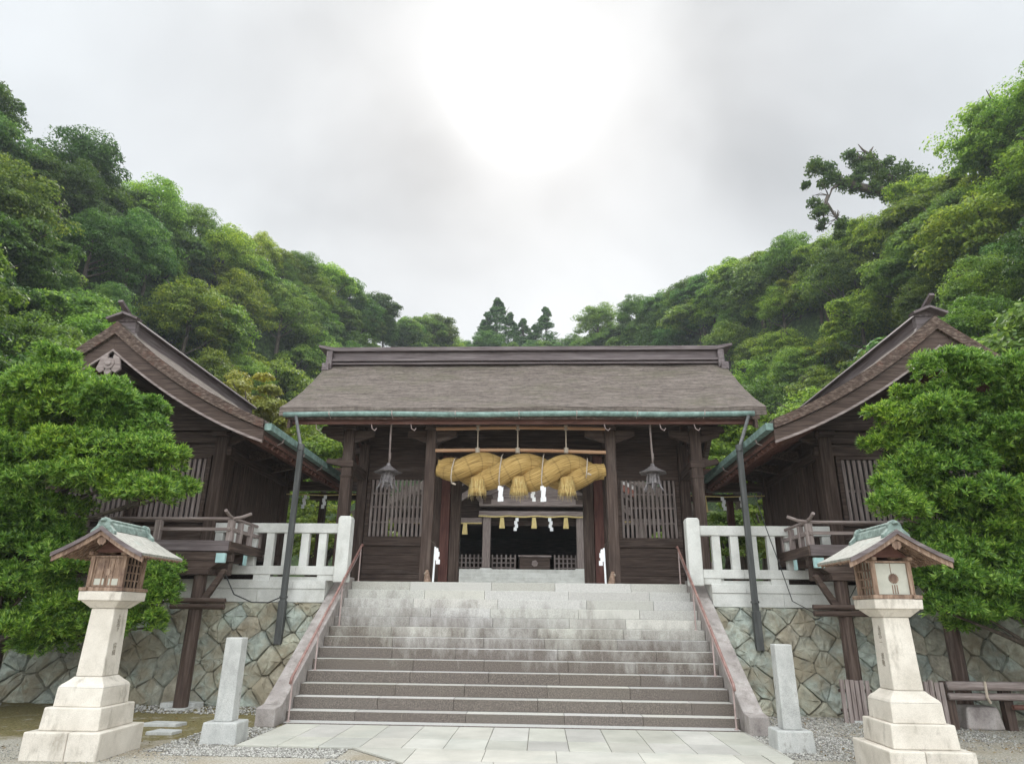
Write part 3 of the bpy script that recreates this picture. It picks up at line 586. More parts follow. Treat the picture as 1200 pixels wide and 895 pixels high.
# bamboo poles and the great straw rope
for z, nm in ((6.06, 'upper bamboo pole spanning the gate above the great straw rope'), (5.50, 'lower bamboo pole lying along the top of the great straw rope')):
    mb = MB(); mb.path([(x, 16.1 if z > 6 else 16.16, z + (.0 if z > 6 else -.02*x/2)+.02*math.cos(x)) for x in np.linspace(-2.1, 2.1, 13)], .045, 10)
    for x in np.arange(-1.9, 2, .45): mb.cyl((x-.012, 16.1 if z > 6 else 16.16, z+.02*math.cos(x)-(0 if z > 6 else .02*x/2)), (x+.012, 16.1 if z > 6 else 16.16, z+.02*math.cos(x)-(0 if z > 6 else .02*x/2)), .05, n=10)
    tag(mb.build('bamboo_pole', BAM, smooth=False), nm, 'pole', 'bamboo poles in the gate')
def tube_uv(name, mat, parent, pts, rad, seg=22, vrep=1.0):
    pts = [Vector(p) for p in pts]; V = []; UV = []; F = []; FU = []; n = len(pts); a = None; L = 0
    for i, p in enumerate(pts):
        d = (pts[min(i+1, n-1)]-pts[max(i-1, 0)]).normalized()
        if i: L += (p-pts[i-1]).length
        if a is None: a = Vector((0, -1, 0))
        a = (a-d*a.dot(d)).normalized(); b = d.cross(a)
        for k in range(seg):
            t = 2*math.pi*k/seg; rr = rad[i]*(1+.012*math.sin(7*t+i)); V.append(p+a*math.cos(t)*rr+b*math.sin(t)*rr); UV.append(L)
    for i in range(n-1):
        for k in range(seg):
            F.append((i*seg+k, i*seg+(k+1) % seg, (i+1)*seg+(k+1) % seg, (i+1)*seg+k))
            FU += [(UV[i*seg], k/seg*vrep), (UV[i*seg], (k+1)/seg*vrep), (UV[(i+1)*seg], (k+1)/seg*vrep), (UV[(i+1)*seg], k/seg*vrep)]
    F.append(tuple(range(seg))[::-1]); FU += [(UV[0], k/seg) for k in range(seg)]
    F.append(tuple((n-1)*seg+k for k in range(seg))); FU += [(UV[-1], k/seg) for k in range(seg)]
    me = bpy.data.meshes.new(name); off = OFF[parent.name]; me.from_pydata([v-off for v in V], [], F); u = me.uv_layers.new(name='UVMap')
    u.data.foreach_set('uv', [c for q in FU for c in q]); me.materials.append(mat)
    for p in me.polygons: p.use_smooth = p.loop_total == 4
    o = bpy.data.objects.new(name, me); COL.objects.link(o); o.parent = parent; OFF[o.name] = off.copy(); return o
rope = thing('sacred_rope', 'huge twisted straw rope with tassels hanging across the gate opening', 'straw rope', (0, 16.25, 4.98))
for ph in (0, math.pi):
    pts = []; rad = []
    for x in np.linspace(-2.04, 2.06, 90):
        t = (x-.0)/2.06; env = max(.25, (1-abs(t)**5.0)); ang = 2*math.pi*(x+.32)/2.15+ph
        zc = 4.98-.02*x+.07*t*t; h = .205*env
        pts.append((x, 16.25-h*math.cos(ang)*1.05, zc+h*math.sin(ang))); rad.append(.272*(.45+.55*env))
    tube_uv('strand', STRAW, rope, pts, rad)
def strawtassel(x, y, zt, zb, r0, r1):
    o = tube_uv('tassel', STRAW, rope, [(x, y, zt), (x+.01, y, (zt+zb)/2+.05), (x, y, zb+.06), (x, y, zb)], [r0, r0*1.08, r1, r1*.96], 26)
    cnt = 260; ang = rng.uniform(0, 2*math.pi, cnt); q = rng.uniform(0, 1, cnt); rr = r0*1.04+(r1-r0)*q+.004
    c = np.stack([x+np.cos(ang)*rr, y+np.sin(ang)*rr, zt-(zt-zb)*(.1+q*.85)], 1); nn = np.stack([np.cos(ang), np.sin(ang), .1+0*ang], 1)
    V = np.zeros((cnt, 4, 3)); tt = np.stack([-np.sin(ang), np.cos(ang), rng.normal(0, .3, cnt)*0], 1); dn = np.stack([rng.normal(0, .08, cnt), rng.normal(0, .08, cnt), -np.ones(cnt)], 1)
    Ls = rng.uniform(.08, .2, cnt)[:, None]
    V[:, 0] = c-tt*.003; V[:, 1] = c+tt*.003; V[:, 2] = c+tt*.002+dn*Ls+nn*.012; V[:, 3] = c-tt*.002+dn*Ls+nn*.012
    off = OFF[rope.name]; w = quads('loose_straw', V, YST, o, off)
for x in (-1.02, -.02, 1.13): strawtassel(x, 16.02, 4.82, 4.41, .165, .22)
def shide(mb, x, y, z, s=1.0, mir=1):    # zigzag folded paper streamer
    w = .085*s; h = .085*s; cx = x
    for k in range(4):
        mb.box(cx-w/2, cx+w/2, y+.004*k, y+.004*k+.003, z-h*(k+1)-.01, z-h*k+.01); cx += mir*.035*s*(1 if k % 2 == 0 else -.6)
for x, z in ((-1.62, 4.62), (-.47, 4.55), (.54, 4.55), (1.60, 4.86)):
    mb = MB(); r = .47 if abs(x) < 1 else .36
    zc = 4.98
    mb.path([(x+.05, 16.25, zc+r), (x+.03, 15.93, zc+r*.72), (x, 15.76, zc), (x-.02, 15.8, zc-r*.6), (x, 15.82, z)], .014, 6)
    o = mb.build('binding_cord', ROPEM, rope, smooth=True)
    if abs(x) < 1.0:
        pm = MB(); shide(pm, x, 15.80, z+.01, 1.0, 1); shide(pm, x+.045, 15.83, z-.01, .95, -1); pm.build('paper_streamer', PAPER, o)
    else:
        pm = MB(); pm.cyl((x+.02, 15.80, z+.01), (x+.1, 15.79, z-.02), .025, .018, 8); pm.build('cord_knot', ROPEM, o)
pm = MB(); shide(pm, .29, 16.2, 4.62, 1.0, 1); pm.build('paper_streamer', PAPER, rope)
for x in (-1.05, -.06, 1.13):
    mb = MB(); mb.cyl((x, 16.1, 6.08), (x, 16.12, 5.47), .018, n=8); mb.cyl((x, 16.1, 6.02), (x, 16.1, 6.13), .055, n=10); mb.cyl((x, 16.12, 5.44), (x, 16.12, 5.57), .055, n=10)
    mb.build('suspension_cord', ROPEM, rope)
# hanging lanterns
def hanging_lantern(s, label):
    x0 = s*3.14; y0 = 15.7
    t = thing('hanging_lantern', label, 'lantern', (x0, y0, 4.4), 'hanging lanterns of the gate')
    mb = MB(); mb.path([(x0+s*-.04, 15.5, 6.12), (x0-s*.02, 15.6, 5.9), (x0, y0, 5.55), (x0+.01, y0, 5.10)], .024, 8); mb.path([(x0+.03, y0, 5.35), (x0+.035, y0, 5.22), (x0, y0, 5.08)], .014, 6); mb.build('suspension_rope', GZ, t, smooth=True)
    mb = MB(); n = 6; rings = [(.02, 5.10), (.045, 5.08), (.06, 5.03), (.13, 4.98), (.24, 4.91), (.33, 4.875), (.345, 4.87), (.33, 4.855), (.16, 4.87)]
    vs = []; 
    for r, z in rings:
        for k in range(n): a = 2*math.pi*k/n+.25; vs.append((x0+r*math.cos(a), y0+r*math.sin(a), z))
    fs = [(i*n+k, i*n+(k+1) % n, (i+1)*n+(k+1) % n, (i+1)*n+k) for i in range(len(rings)-1) for k in range(n)]; fs += [tuple(range(n)), tuple((len(rings)-1)*n+k for k in range(n))]
    mb.add(vs, fs); mb.build('lantern_roof', IRON, t)
    mb = MB(); mb.cyl((x0, y0, 4.87), (x0, y0, 4.62), .125, .15, 6, rot=.25)
    for z in (4.85, 4.74, 4.62): mb.cyl((x0, y0, z-.012), (x0, y0, z+.012), .155 if z < 4.8 else .15, n=6, rot=.25)
    mb.cyl((x0, y0, 4.60), (x0, y0, 4.52), .10, .05, 6, rot=.25); mb.cyl((x0, y0, 4.52), (x0, y0, 4.46), .03, .012, 6)
    mb.build('lantern_body', IRON, t)
    for k in range(6):
        a = 2*math.pi*k/n+.25; c, q = math.cos(a), math.sin(a)
        mb = MB(); mb.path([(x0+.135*c, y0+.135*q, 4.86), (x0+.165*c, y0+.165*q, 4.62), (x0+.19*c, y0+.19*q, 4.54), (x0+.235*c, y0+.235*q, 4.47), (x0+.25*c, y0+.25*q, 4.45)], [.014, .018, .022, .02, .014], 6); mb.build('foot', IRON, t)
hanging_lantern(-1, 'six-sided metal lantern hanging from the gate eave left of the straw rope')
hanging_lantern(1, 'six-sided metal lantern hanging from the gate eave right of the straw rope')
for s, l in ((-1, 'left'), (1, 'right')):
    x = s*1.97
    t = thing('paper_wand', f'thin white pole with folded paper streamer standing by the {l} inner post of the gate', 'paper wand', (x, 15.9, FL), 'paper wands beside the gate posts')
    MB().cyl((x, 15.9, FL), (x-s*.02, 15.9, 3.16), .022, n=8).build('stick', PAPER, t)
    mb = MB(); shide(mb, x-s*.05, 15.87, 3.12, 1.0, -s); mb.box(x-s*.10, x-s*.0, 15.88, 15.885, 2.86, 3.1); mb.build('paper_streamer', PAPER, t)
    mb = MB(); mb.path([(x, 15.9, 3.12), (x-s*.02, 15.88, 3.22), (x+s*.12, 15.9, 3.32)], .007, 5); mb.build('twig', BARK, t)
    t = thing('straw_broom_bundle', f'small tan straw bundle leaning at the foot of the {l} inner gate post', 'straw bundle', (s*2.13, 16.05, FL), 'straw bundles at the gate posts')
    mb = MB(); mb.cyl((s*2.10, 16.0, FL), (s*2.16, 16.12, FL+.30), .10, .04, 12); mb.build('straw', LW, t)
    mb = MB(); mb.cyl((s*2.155, 16.105, FL+.22), (s*2.16, 16.115, FL+.25), .062, n=10); mb.build('tie', ROPEM, t)

# ------------------------------------------------------------------ worship hall beyond the courtyard
HW = M('pale_paint', [(.42, .38, .37), (.6, .57, .56)], (2, 9, 9), 1.0, .8, .2, .004); HR = M('faded_red_board', [(.16, .06, .045), (.26, .11, .085)], (2, 9, 9), 1.0, .8, .2, .004)
hall = thing('worship_hall', 'gabled wooden worship hall with dark open front seen through the gate', 'shrine hall', (.17, 32, 3.55))
hx = .17; HZ = 3.55
for x in (hx-2.13, hx+2.13):
    mb = MB(); mb.box(x-.18, x+.18, 30.9, 31.26, HZ+.12, 5.95); p = mb.build('pillar', GZ, hall, bevel=.03)
    mb = MB(); mb.frustum(x, 31.08, HZ, .62, .62, HZ+.12, .5, .5); mb.build('pillar_base', GR, p, bevel=.02)
    mb = MB(); mb.box(x-.2, x+.2, 30.85, 31.3, 6.5, 6.75).box(x-.24, x+.24, 30.8, 31.35, 6.75, 6.9); mb.build('bracket', WX, p, bevel=.02)
mb = MB(); mb.box(hx-2.5, hx+2.5, 30.92, 31.22, 5.96, 6.2); mb.box(hx-2.5, hx+2.5, 30.86, 31.28, 6.42, 6.74); mb.build('front_beam', GX, hall, bevel=.02)
mb = MB(); mb.prism([(hx-2.4, 6.75), (hx+2.4, 6.75), (hx+.1, 7.95), (hx-.1, 7.95)], 31.05, 31.2, 1); mb.build('gable_boards', GX, hall)
for s in (-1, 1):
    mb = MB(); mb.beam((hx+s*2.6, 30.95, 6.72), (hx, 30.95, 8.1), .2, .2); mb.build('gable_strut', GX, hall)
    mb = MB(); 
    pr2 = [(hx+s*x, 10.2-.78*x+.028*x*x) for x in np.linspace(0, 8, 14)]
    mb.strip([(x, z) for x, z in pr2], [(x, z-.35) for x, z in pr2], 28.6, 44, 1); mb.build('roof', THY, hall)
    pr2 = pr2[:8]
    mb = MB(); mb.strip([(x, z-.36) for x, z in pr2], [(x, z-.56) for x, z in pr2], 28.75, 28.85, 1); mb.build('bargeboard_edge', HW, hall)
    mb = MB(); mb.strip([(x, z-.565) for x, z in pr2], [(x, z-.85) for x, z in pr2], 28.8, 28.9, 1); mb.build('red_bargeboard', HR, hall)
    mb = MB(); mb.strip([(x, z-.9) for x, z in pr2], [(x, z-1.0) for x, z in pr2], 29.2, 29.3, 1); mb.strip([(x, z-1.2) for x, z in pr2], [(x, z-1.5) for x, z in pr2], 29.8, 30.0, 1); mb.build('inner_rafter', GX, hall)
mb = MB(); mb.prism([(hx-6.5, 5.6), (hx+6.5, 5.6), (hx+6.5, 6.0), (hx, 9.6), (hx-6.5, 6.0)], 31.4, 31.5, 1); mb.build('gable_wall', WX, hall)
mb = MB(); mb.box(hx-8, hx-2.35, 31.0, 31.2, 5.65, 5.9).box(hx+2.35, hx+8, 31.0, 31.2, 5.65, 5.9); mb.build('side_beam', GX, hall, bevel=.02)
mb = MB(); mb.box(hx-8, hx+8, 40, 40.1, HZ, 9); mb.box(hx-8, hx-7.9, 31.5, 40, HZ, 6.5); mb.box(hx+7.9, hx+8, 31.5, 40, HZ, 6.5); mb.box(hx-8, hx+8, 31.6, 40, 5.95, 6.0); mb.build('interior_wall', WX, hall)
for x in (hx-7.8, hx-4.9, hx+4.9, hx+7.8):
    MB().box(x-.16, x+.16, 31.0, 31.3, HZ, 5.65).build('side_pillar', GZ, hall, bevel=.02)
r_ = thing('straw_festoon', 'thin straw rope with yellow tassels and white paper streamers across the worship hall front', 'straw rope', (hx, 30.8, 5.9))
mb = MB(); mb.path([(x, 30.78, 5.93-.06*math.cos((x-hx)*.9)*0+.02*math.sin(5*x)) for x in np.linspace(hx-2.5, hx+2.5, 40)], .035, 8); mb.path([(x, 30.78, 5.62) for x in np.linspace(hx-5.5, hx-2.35, 10)], .03, 8); mb.path([(x, 30.78, 5.72) for x in np.linspace(hx+2.35, hx+4.5, 10)], .03, 8); mb.build('cord', YST, r_, smooth=True)
for x, z in ((hx-1.42, 5.88), (hx+.03, 5.88), (hx+1.47, 5.88), (hx-3.1, 5.6)):
    mb = MB(); mb.frustum(x, 30.76, z-.48, .25, .08, z, .16, .08); mb.build('straw_tassel', YST, r_)
for x, z, sg in ((hx-.74, 5.86, -1), (hx+.74, 5.86, 1), (hx-3.58, 5.6, -1)):
    mb = MB(); shide(mb, x, 30.74, z, 1.65, sg); mb.build('paper_streamer', PAPER, r_)
def picket(x0, x1, label):
    t = thing('picket_barrier', label, 'barrier', ((x0+x1)/2, 31.8, HZ), 'low pickets in the worship hall')
    n = max(3, int((x1-x0)/.19)); mb = MB()
    for i in range(n+1):
        x = x0+(x1-x0)*i/n; mb.box(x-.035, x+.035, 31.78, 31.84, HZ, HZ+.78)
    mb.build('pickets', GZ, t); mb = MB()
    for z in (.2, .42, .62): mb.box(x0, x1, 31.845, 31.88, HZ+z-.03, HZ+z+.03)
    mb.build('rails', GX, t)
picket(hx-3.9, hx-2.35, 'low picket barrier left of the left hall pillar'); picket(hx-1.9, hx-.85, 'low picket barrier between the left hall pillar and the offering box')
picket(hx+.97, hx+1.93, 'low picket barrier between the offering box and the right hall pillar'); picket(hx+2.35, hx+3.6, 'low picket barrier right of the right hall pillar')
t = thing('offering_box', 'dark wooden offering box with carved crest on its front standing in the hall entrance', 'offering box', (hx+.05, 31.7, HZ))
MB().box(hx-.63, hx+.75, 31.3, 32.1, HZ+.08, HZ+.64).build('box', WX, t, bevel=.02)
MB().box(hx-.69, hx+.81, 31.24, 32.16, HZ+.641, HZ+.72).build('lid', GX, t, bevel=.015)
MB().box(hx-.69, hx+.81, 31.24, 32.16, HZ, HZ+.079).build('plinth', GX, t, bevel=.015)
mb = MB(); mb.cyl((hx+.06, 31.295, HZ+.36), (hx+.06, 31.27, HZ+.36), .15, n=6, rot=.52); mb.cyl((hx+.06, 31.27, HZ+.36), (hx+.06, 31.255, HZ+.36), .09, n=12); mb.build('crest', GX, t)

# ------------------------------------------------------------------ wing buildings
def wing(s, label):
    t = thing('gabled_wing', label, 'shrine building', (s*8.4, 16, FL), 'gabled wings flanking the gate')
    AX, Y0, Y1 = 8.4, 12.6, 19.4
    zt = lambda d: 7.44-.86*d+.068*d*d
    ds = [3.42*i/14 for i in range(15)]
    pts = [(AX-d, zt(d)) for d in ds[::-1]]+[(AX+d, zt(d)) for d in ds[1:]]
    # roof body, slightly uneven, built in strips along its length
    mb = MB(s); NY = 36; P = len(pts); vs = []; fs = []
    tk = lambda x: .27-.10*abs(x-AX)/3.42
    for i in range(NY+1):
        y = Y0+(Y1-Y0)*i/NY
        for x, z in pts: vs.append((x, y, z+random.uniform(-.008, .008)))
        for x, z in pts: vs.append((x, y, z-tk(x)))
    for i in range(NY):
        a = i*2*P; b = a+2*P
        for k in range(P-1): fs += [(a+k, a+k+1, b+k+1, b+k), (a+P+k, b+P+k, b+P+k+1, a+P+k+1)]
        fs += [(a, b, b+P, a+P), (a+P-1, a+2*P-1, b+2*P-1, b+P-1)]
    mb.add(vs, fs); roof = mb.build('roof', THY, t)
    mb = MB(s); mb.strip([(x, z-.006) for x, z in pts], [(x, z-tk(x)-.012) for x, z in pts], Y0-.03, Y0+.03, 1); mb.build('verge_thatch', TE, roof)
    mb = MB(s); mb.strip([(x, z-.30) for x, z in pts], [(x, z-.37) for x, z in pts], Y0+.10, Y1-.1, 1); mb.build('roof_boarding', RW, roof)
    for q in (-1, 1):
        pq = [(AX+q*d, zt(d)) for d in ds]
        mb = MB(s); mb.strip([(x, z-tk(x)-.02) for x, z in pq], [(x, z-.375-(.27-.20*abs(x-AX)/3.42)) for x, z in pq], Y0+.04, Y0+.10, 1); mb.build('bargeboard', WX, roof, bevel=.006)
        mb = MB(s); mb.strip([(x, z-.375-(.27-.20*abs(x-AX)/3.42)+.03) for x, z in pq], [(x, z-.375-(.27-.20*abs(x-AX)/3.42)-.02) for x, z in pq], Y0+.02, Y0+.06, 1); mb.build('bargeboard_edge', GX, roof)
    # pendant
    zg = zt(0)-.85
    mb = MB(s); mb.cyl((AX, Y0+.03, zg-.10), (AX, Y0-.03, zg-.10), .12, n=16); mb.cyl((AX, Y0-.03, zg-.10), (AX, Y0-.05, zg-.10), .06, n=12)
    for q in (-1, 1): mb.prism([(AX+q*.06, zg+.12), (AX+q*.20, zg+.02), (AX+q*.26, zg-.22), (AX+q*.17, zg-.30), (AX+q*.04, zg-.24)][::q], Y0-.01, Y0+.05, 1)
    mb.prism([(AX-.1, zg-.2), (AX+.1, zg-.2), (AX+.05, zg-.36), (AX-.05, zg-.36)], Y0-.01, Y0+.05, 1)
    mb.build('gable_pendant', GX, roof, bevel=.01)
    # ridge
    rd = MB(s); rd.box(AX-.14, AX+.14, 13.0, Y1-.2, 7.28, 7.545); rdo = rd.build('ridge', CAPY, roof, bevel=.01)
    rd = MB(s); rd.prism([(AX-.24, 7.548), (AX+.24, 7.548), (AX+.22, 7.60), (AX, 7.67), (AX-.22, 7.60)], 12.85, Y1-.1, 1); rd.build('ridge_cap', CAPY, rdo)
    rd = MB(s); rd.box(AX-.24, AX+.24, 12.95, Y1-.2, 7.22, 7.28); rd.build('ridge_moulding', CAPY, rdo)
    rd = MB(s); rd.prism([(AX-.34, 7.04), (AX-.22, 7.30), (AX-.22, 7.54), (AX+.22, 7.54), (AX+.22, 7.30), (AX+.34, 7.04), (AX+.2, 7.1), (AX, 7.2), (AX-.2, 7.1)][::-1], 12.86, 12.99, 1); rd.build('ridge_end_board', CAPW, rdo, bevel=.01)
    for q in (-1, 1):
        rd = MB(s); rd.beam((AX, 12.76, 7.69), (AX+q*.34, 12.76, 7.55), .2, .05); rd.build('cap_board', CAPW, rdo)
    rd = MB(s); rd.beam((AX, 12.52, 7.88), (AX, 12.95, 7.70), .10, .06); rd.build('upturned_tip', CAPY, rdo)
    # rafters under the eaves and gutter
    for q in (-1, 1):
        rl = MB(s)
        for i in range(24):
            y = Y0+.2+i*(Y1-Y0-.4)/23
            pq = [(AX+q*d, zt(d)-.43) for d in (1.7, 2.3, 2.9, 3.36)]
            for a, b in zip(pq[:-1], pq[1:]): rl.beam((a[0], y, a[1]), (b[0], y, b[1]), .075, .09)
        rl.build('rafters', RW, roof)
    for xa in (AX-3.40, AX+3.33): MB(s).box(xa, xa+.07, Y0+.12, Y1-.1, zt(3.4)-.36, zt(3.4)-.20).build('eave_fascia', WY, roof)
    gz = zt(3.42)-.14
    gt = MB(s); gt.box(AX-3.56, AX-3.43, Y0+.05, Y1, gz-.07, gz-.055); gt.box(AX-3.565, AX-3.55, Y0+.05, Y1, gz-.07, gz+.07); gt.box(AX-3.44, AX-3.425, Y0+.05, Y1, gz-.07, gz+.07); gt.box(AX-3.55, AX-3.44, Y0+.05, Y0+.065, gz-.055, gz+.07); gt.build('gutter', VG, roof)
    for y in (13.4, 14.7, 16.0):
        mb = MB(s); mb.path([(AX-3.55, y, gz-.07), (AX-3.52, y, gz-.15), (AX-3.42, y, gz-.19), (AX-3.32, y, gz-.12)], .014, 6); mb.build('gutter_hook', GX, roof)
    # walls
    YW, YR, XI, XO = 14.4, 18.2, 6.6, 10.2; z0, zb = 2.90, 5.06
    for x, y in ((XI, YW), (XO, YW), (XI, YR), (XO, YR), (XI, 15.55)):
        MB(s).box(x-.14, x+.14, y-.14, y+.14, z0-.1, 5.50 if y != 15.55 else zb-.11).build('post', WZ, t, bevel=.015)
    mb = MB(s); mb.box(XI-.24, XO+.24, YW-.1, YW+.1, zb-.1, zb+.1); mb.box(XI-.2, XO+.2, YW-.12, YW+.08, 5.52, 5.74); mb.box(XI, XO, YW-.06, YW+.06, 5.24, 5.36); mb.box(XI+.15, XO-.15, YW-.13, YW+.05, z0, 3.12); mb.box(XI+.15, XO-.15, YW-.09, YW+.05, 3.48, 3.60)
    mb.build('front_beam', WX, t, bevel=.012)
    mb = MB(s); mb.box(XI-.1, XI+.1, YW+.15, YR+.3, zb-.1, zb+.1); mb.box(XI-.12, XI+.08, YW+.1, YR+.3, 5.52, 5.72); mb.box(XI-.04, XI+.04, YW+.15, YR, 5.2, 5.3); mb.box(XI-.13, XI+.05, YW+.15, YR-.15, z0, 3.1)
    mb.build('side_beam', WY, t, bevel=.012)
    # gable boards up to the roof
    gp = [(AX-1.95, 5.745), (AX+1.95, 5.745)] + [(AX+d, zt(d)-.40) for d in (1.75, 1.3, .8, .3, 0)] + [(AX-d, zt(d)-.40) for d in (.3, .8, 1.3, 1.75)]
    MB(s).prism(gp, YW+.0, YW+.05, 1).build('gable_boards', WX, t)
    mb = MB(s); mb.box(XI, XO, YW+.0, YW+.03, zb+.1, 5.52); mb.box(XI+.0, XI+.03, YW, YR, zb+.1, 5.9); mb.box(XI, XO, YW-.02, YW+.02, z0, 3.48); mb.build('upper_boards', WX, t)
    # side planks
    mb = MB(s); y = YW+.16; k = 0
    while y < YR-.15:
        w = .24; mb.box(XI-.03+.008*(k % 2), XI+.03, y, min(y+w-.006, YR-.14), 3.1, zb-.1); y += w; k += 1
    mb.build('side_planks', WZ, t)
    MB(s).box(XI-.05, XI-.031, 14.98, 15.1, 3.1, zb-.1).build('plank_batten', WZ, t)
    # lattice windows on the front
    for xa, xb in ((XI+.26, 8.28), (8.52, XO-.26)):
        fr = MB(s); fr.box(xa-.07, xa+.02, YW-.1, YW+.04, 3.60, zb-.1); fr.box(xb-.02, xb+.07, YW-.1, YW+.04, 3.60, zb-.1); fr.box(xa+.02, xb-.02, YW-.1, YW+.04, 4.88, zb-.1)
        f = fr.build('window_frame', WX, t, bevel=.006)
        bars = MB(s); n = 12
        for i in range(n):
            x = xa+.08+(xb-xa-.16)*i/(n-1); bars.box(x-.033, x+.033, YW-.07, YW-.02, 3.60, 4.88)
        bars.box(xa, xb, YW-.015, YW-.0, 4.2, 4.25)
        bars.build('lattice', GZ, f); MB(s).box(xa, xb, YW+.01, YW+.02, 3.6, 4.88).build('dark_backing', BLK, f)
    MB(s).box(8.3, 8.5, YW-.1, YW+.1, 3.1, zb-.1).build('post', WZ, t, bevel=.012)
    mb = MB(s); mb.box(XO-.03, XO+.03, YW, YR, 2.5, 5.9); mb.box(XI, XO, YR-.05, YR+.03, 2.5, 5.9); mb.build('rear_boards', WY, t)
    # brackets and projecting purlins with metal caps
    br = MB(s); br.box(XI-.17, XI+.17, YW-.30, YW+.17, 5.36, 5.46); br.prism([(XI-.14, 5.2), (XI-.55, 5.38), (XI-.55, 5.5), (XI-.14, 5.5)][::-1], YW-.06, YW+.06, 1); br.prism([(XI-.14, 4.86), (XI-.42, 4.95), (XI-.42, 5.05), (XI-.14, 5.05)][::-1], YR-.06, YR+.06, 1)
    br.box(XI-.62, XI-.46, YW-.2, YW+.2, 5.36, 5.5); br.build('bracket', WX, t, bevel=.012)
    br = MB(s)
    for yy in (15.6, 17.0, 18.2): br.prism([(XI-.10, 5.1), (XI-.7, 5.22), (XI-.7, 5.32), (XI-.10, 5.34)][::-1], yy-.07, yy+.07, 1)
    br.box(XI-.78, XI-.62, YW, YR+.8, 5.33, 5.47); br.build('eave_purlin', WY, t, bevel=.01)
    for x, z in ((XI+.02, 5.86), (XO-.02, 5.86), (AX, 6.55)):
        p = MB(s).box(x-.12, x+.12, Y0+.16, YW, z-.1, z+.13).build('purlin', WY, t); MB(s).box(x-.125, x+.125, Y0+.13, Y0+.18, z-.11, z+.14).build('metal_cap', CAPW, p, bevel=.004)
    # balcony
    BY, BX = 13.05, 5.52
    mb = MB(s); mb.box(BX, 11.2, BY, YW-.16, 2.80, 2.86); mb.box(BX, 6.4, YW-.15, 14.9, 2.80, 2.86); dk = mb.build('balcony_deck', GX, t)
    mb = MB(s); mb.box(BX-.02, 11.2, BY-.05, BY-.002, 2.78, 2.98); mb.build('balcony_edge', CAPW, dk, bevel=.006)
    mb = MB(s); mb.box(BX-.05, BX-.002, BY-.05, 14.6, 2.78, 2.96); mb.build('balcony_edge', WY, dk, bevel=.006)
    mb = MB(s); mb.box(BX+.05, 11.2, BY+.0, BY+.1, 2.60, 2.775); mb.box(BX+.1, 11.2, BY+.3, BY+.5, 2.35, 2.595); mb.build('joist', WX, dk, bevel=.01)
    for y in (13.2, 13.75): MB(s).box(BX-.0, BX+.6, y, y+.14, 2.60, 2.775).build('joist', WX, dk)
    MB(s).box(BX+.02, BX+.20, BY-.075, BY-.003, 2.56, 2.74).build('patina_cap', TEAL, dk, bevel=.004)
    MB(s).box(BX-.08, BX-.055, 13.62, 13.76, 2.56, 2.75).build('patina_cap', TEAL, dk, bevel=.004)
    rl = MB(s)
    rl.path([(BX-.34, BY+.03, 3.50), (BX-.15, BY+.03, 3.43), (BX+.05, BY+.03, 3.40), (11.2, BY+.03, 3.40)], .032, 8)
    rl.path([(BX+.03, BY-.30, 3.52), (BX+.03, BY-.12, 3.45), (BX+.03, BY+.1, 3.41), (BX+.03, 14.5, 3.40)], .032, 8)
    rl.box(BX-.05, 11.2, BY+.0, BY+.06, 3.17, 3.23); rl.box(BX+.0, BX+.06, BY-.08, 14.5, 3.16, 3.23)
    rail = rl.build('balcony_rail', GX, dk)
    for x in (BX+.03, 7.0, 8.5, 10.0): MB(s).box(x-.06, x+.06, BY-.03, BY+.09, 2.98 if x > 6 else 2.97, 3.37).build('rail_post', GZ, dk, bevel=.008)
    for y in (13.5, 14.0, 14.48): MB(s).box(BX-.02, BX+.08, y-.045, y+.045, 2.96, 3.37).build('rail_post', GZ, dk, bevel=.008)
    # underpinning
    for x in (6.02, 7.85, 9.7):
        p = MB(s); p.cyl((x, 13.12, .04), (x, 13.12, 2.34), .13, .12, 12); po = p.build('support_post', WZ, t, smooth=False)
        MB(s).box(x-.19, x+.19, 12.93, 13.31, 0, .04).build('support_pad', PG, po)
        q = MB(s); q.box(x-.2, x+.2, 12.95, 13.5, 2.341, 2.46); q.prism([(x-.2, 2.46), (x+.2, 2.46), (x+.42, 2.595), (x-.42, 2.595)], 13.02, 13.3, 1); q.prism([(x-.1, 1.95), (x-.13, 1.75), (x-.5, 2.42), (x-.42, 2.46)][::-1], 13.06, 13.16, 1); q.build('support_bracket', WX, po, bevel=.01)
    for zq in (1.87, 1.765): MB(s).cyl((5.42, 13.0, zq), (6.45, 13.0, zq), .05, n=10).build('cross_log', WX, t)
    return t
wing(-1, 'gabled shrine wing left of the gate, behind the left pruned tree')
wing(1, 'gabled shrine wing right of the gate, behind the right pruned tree')
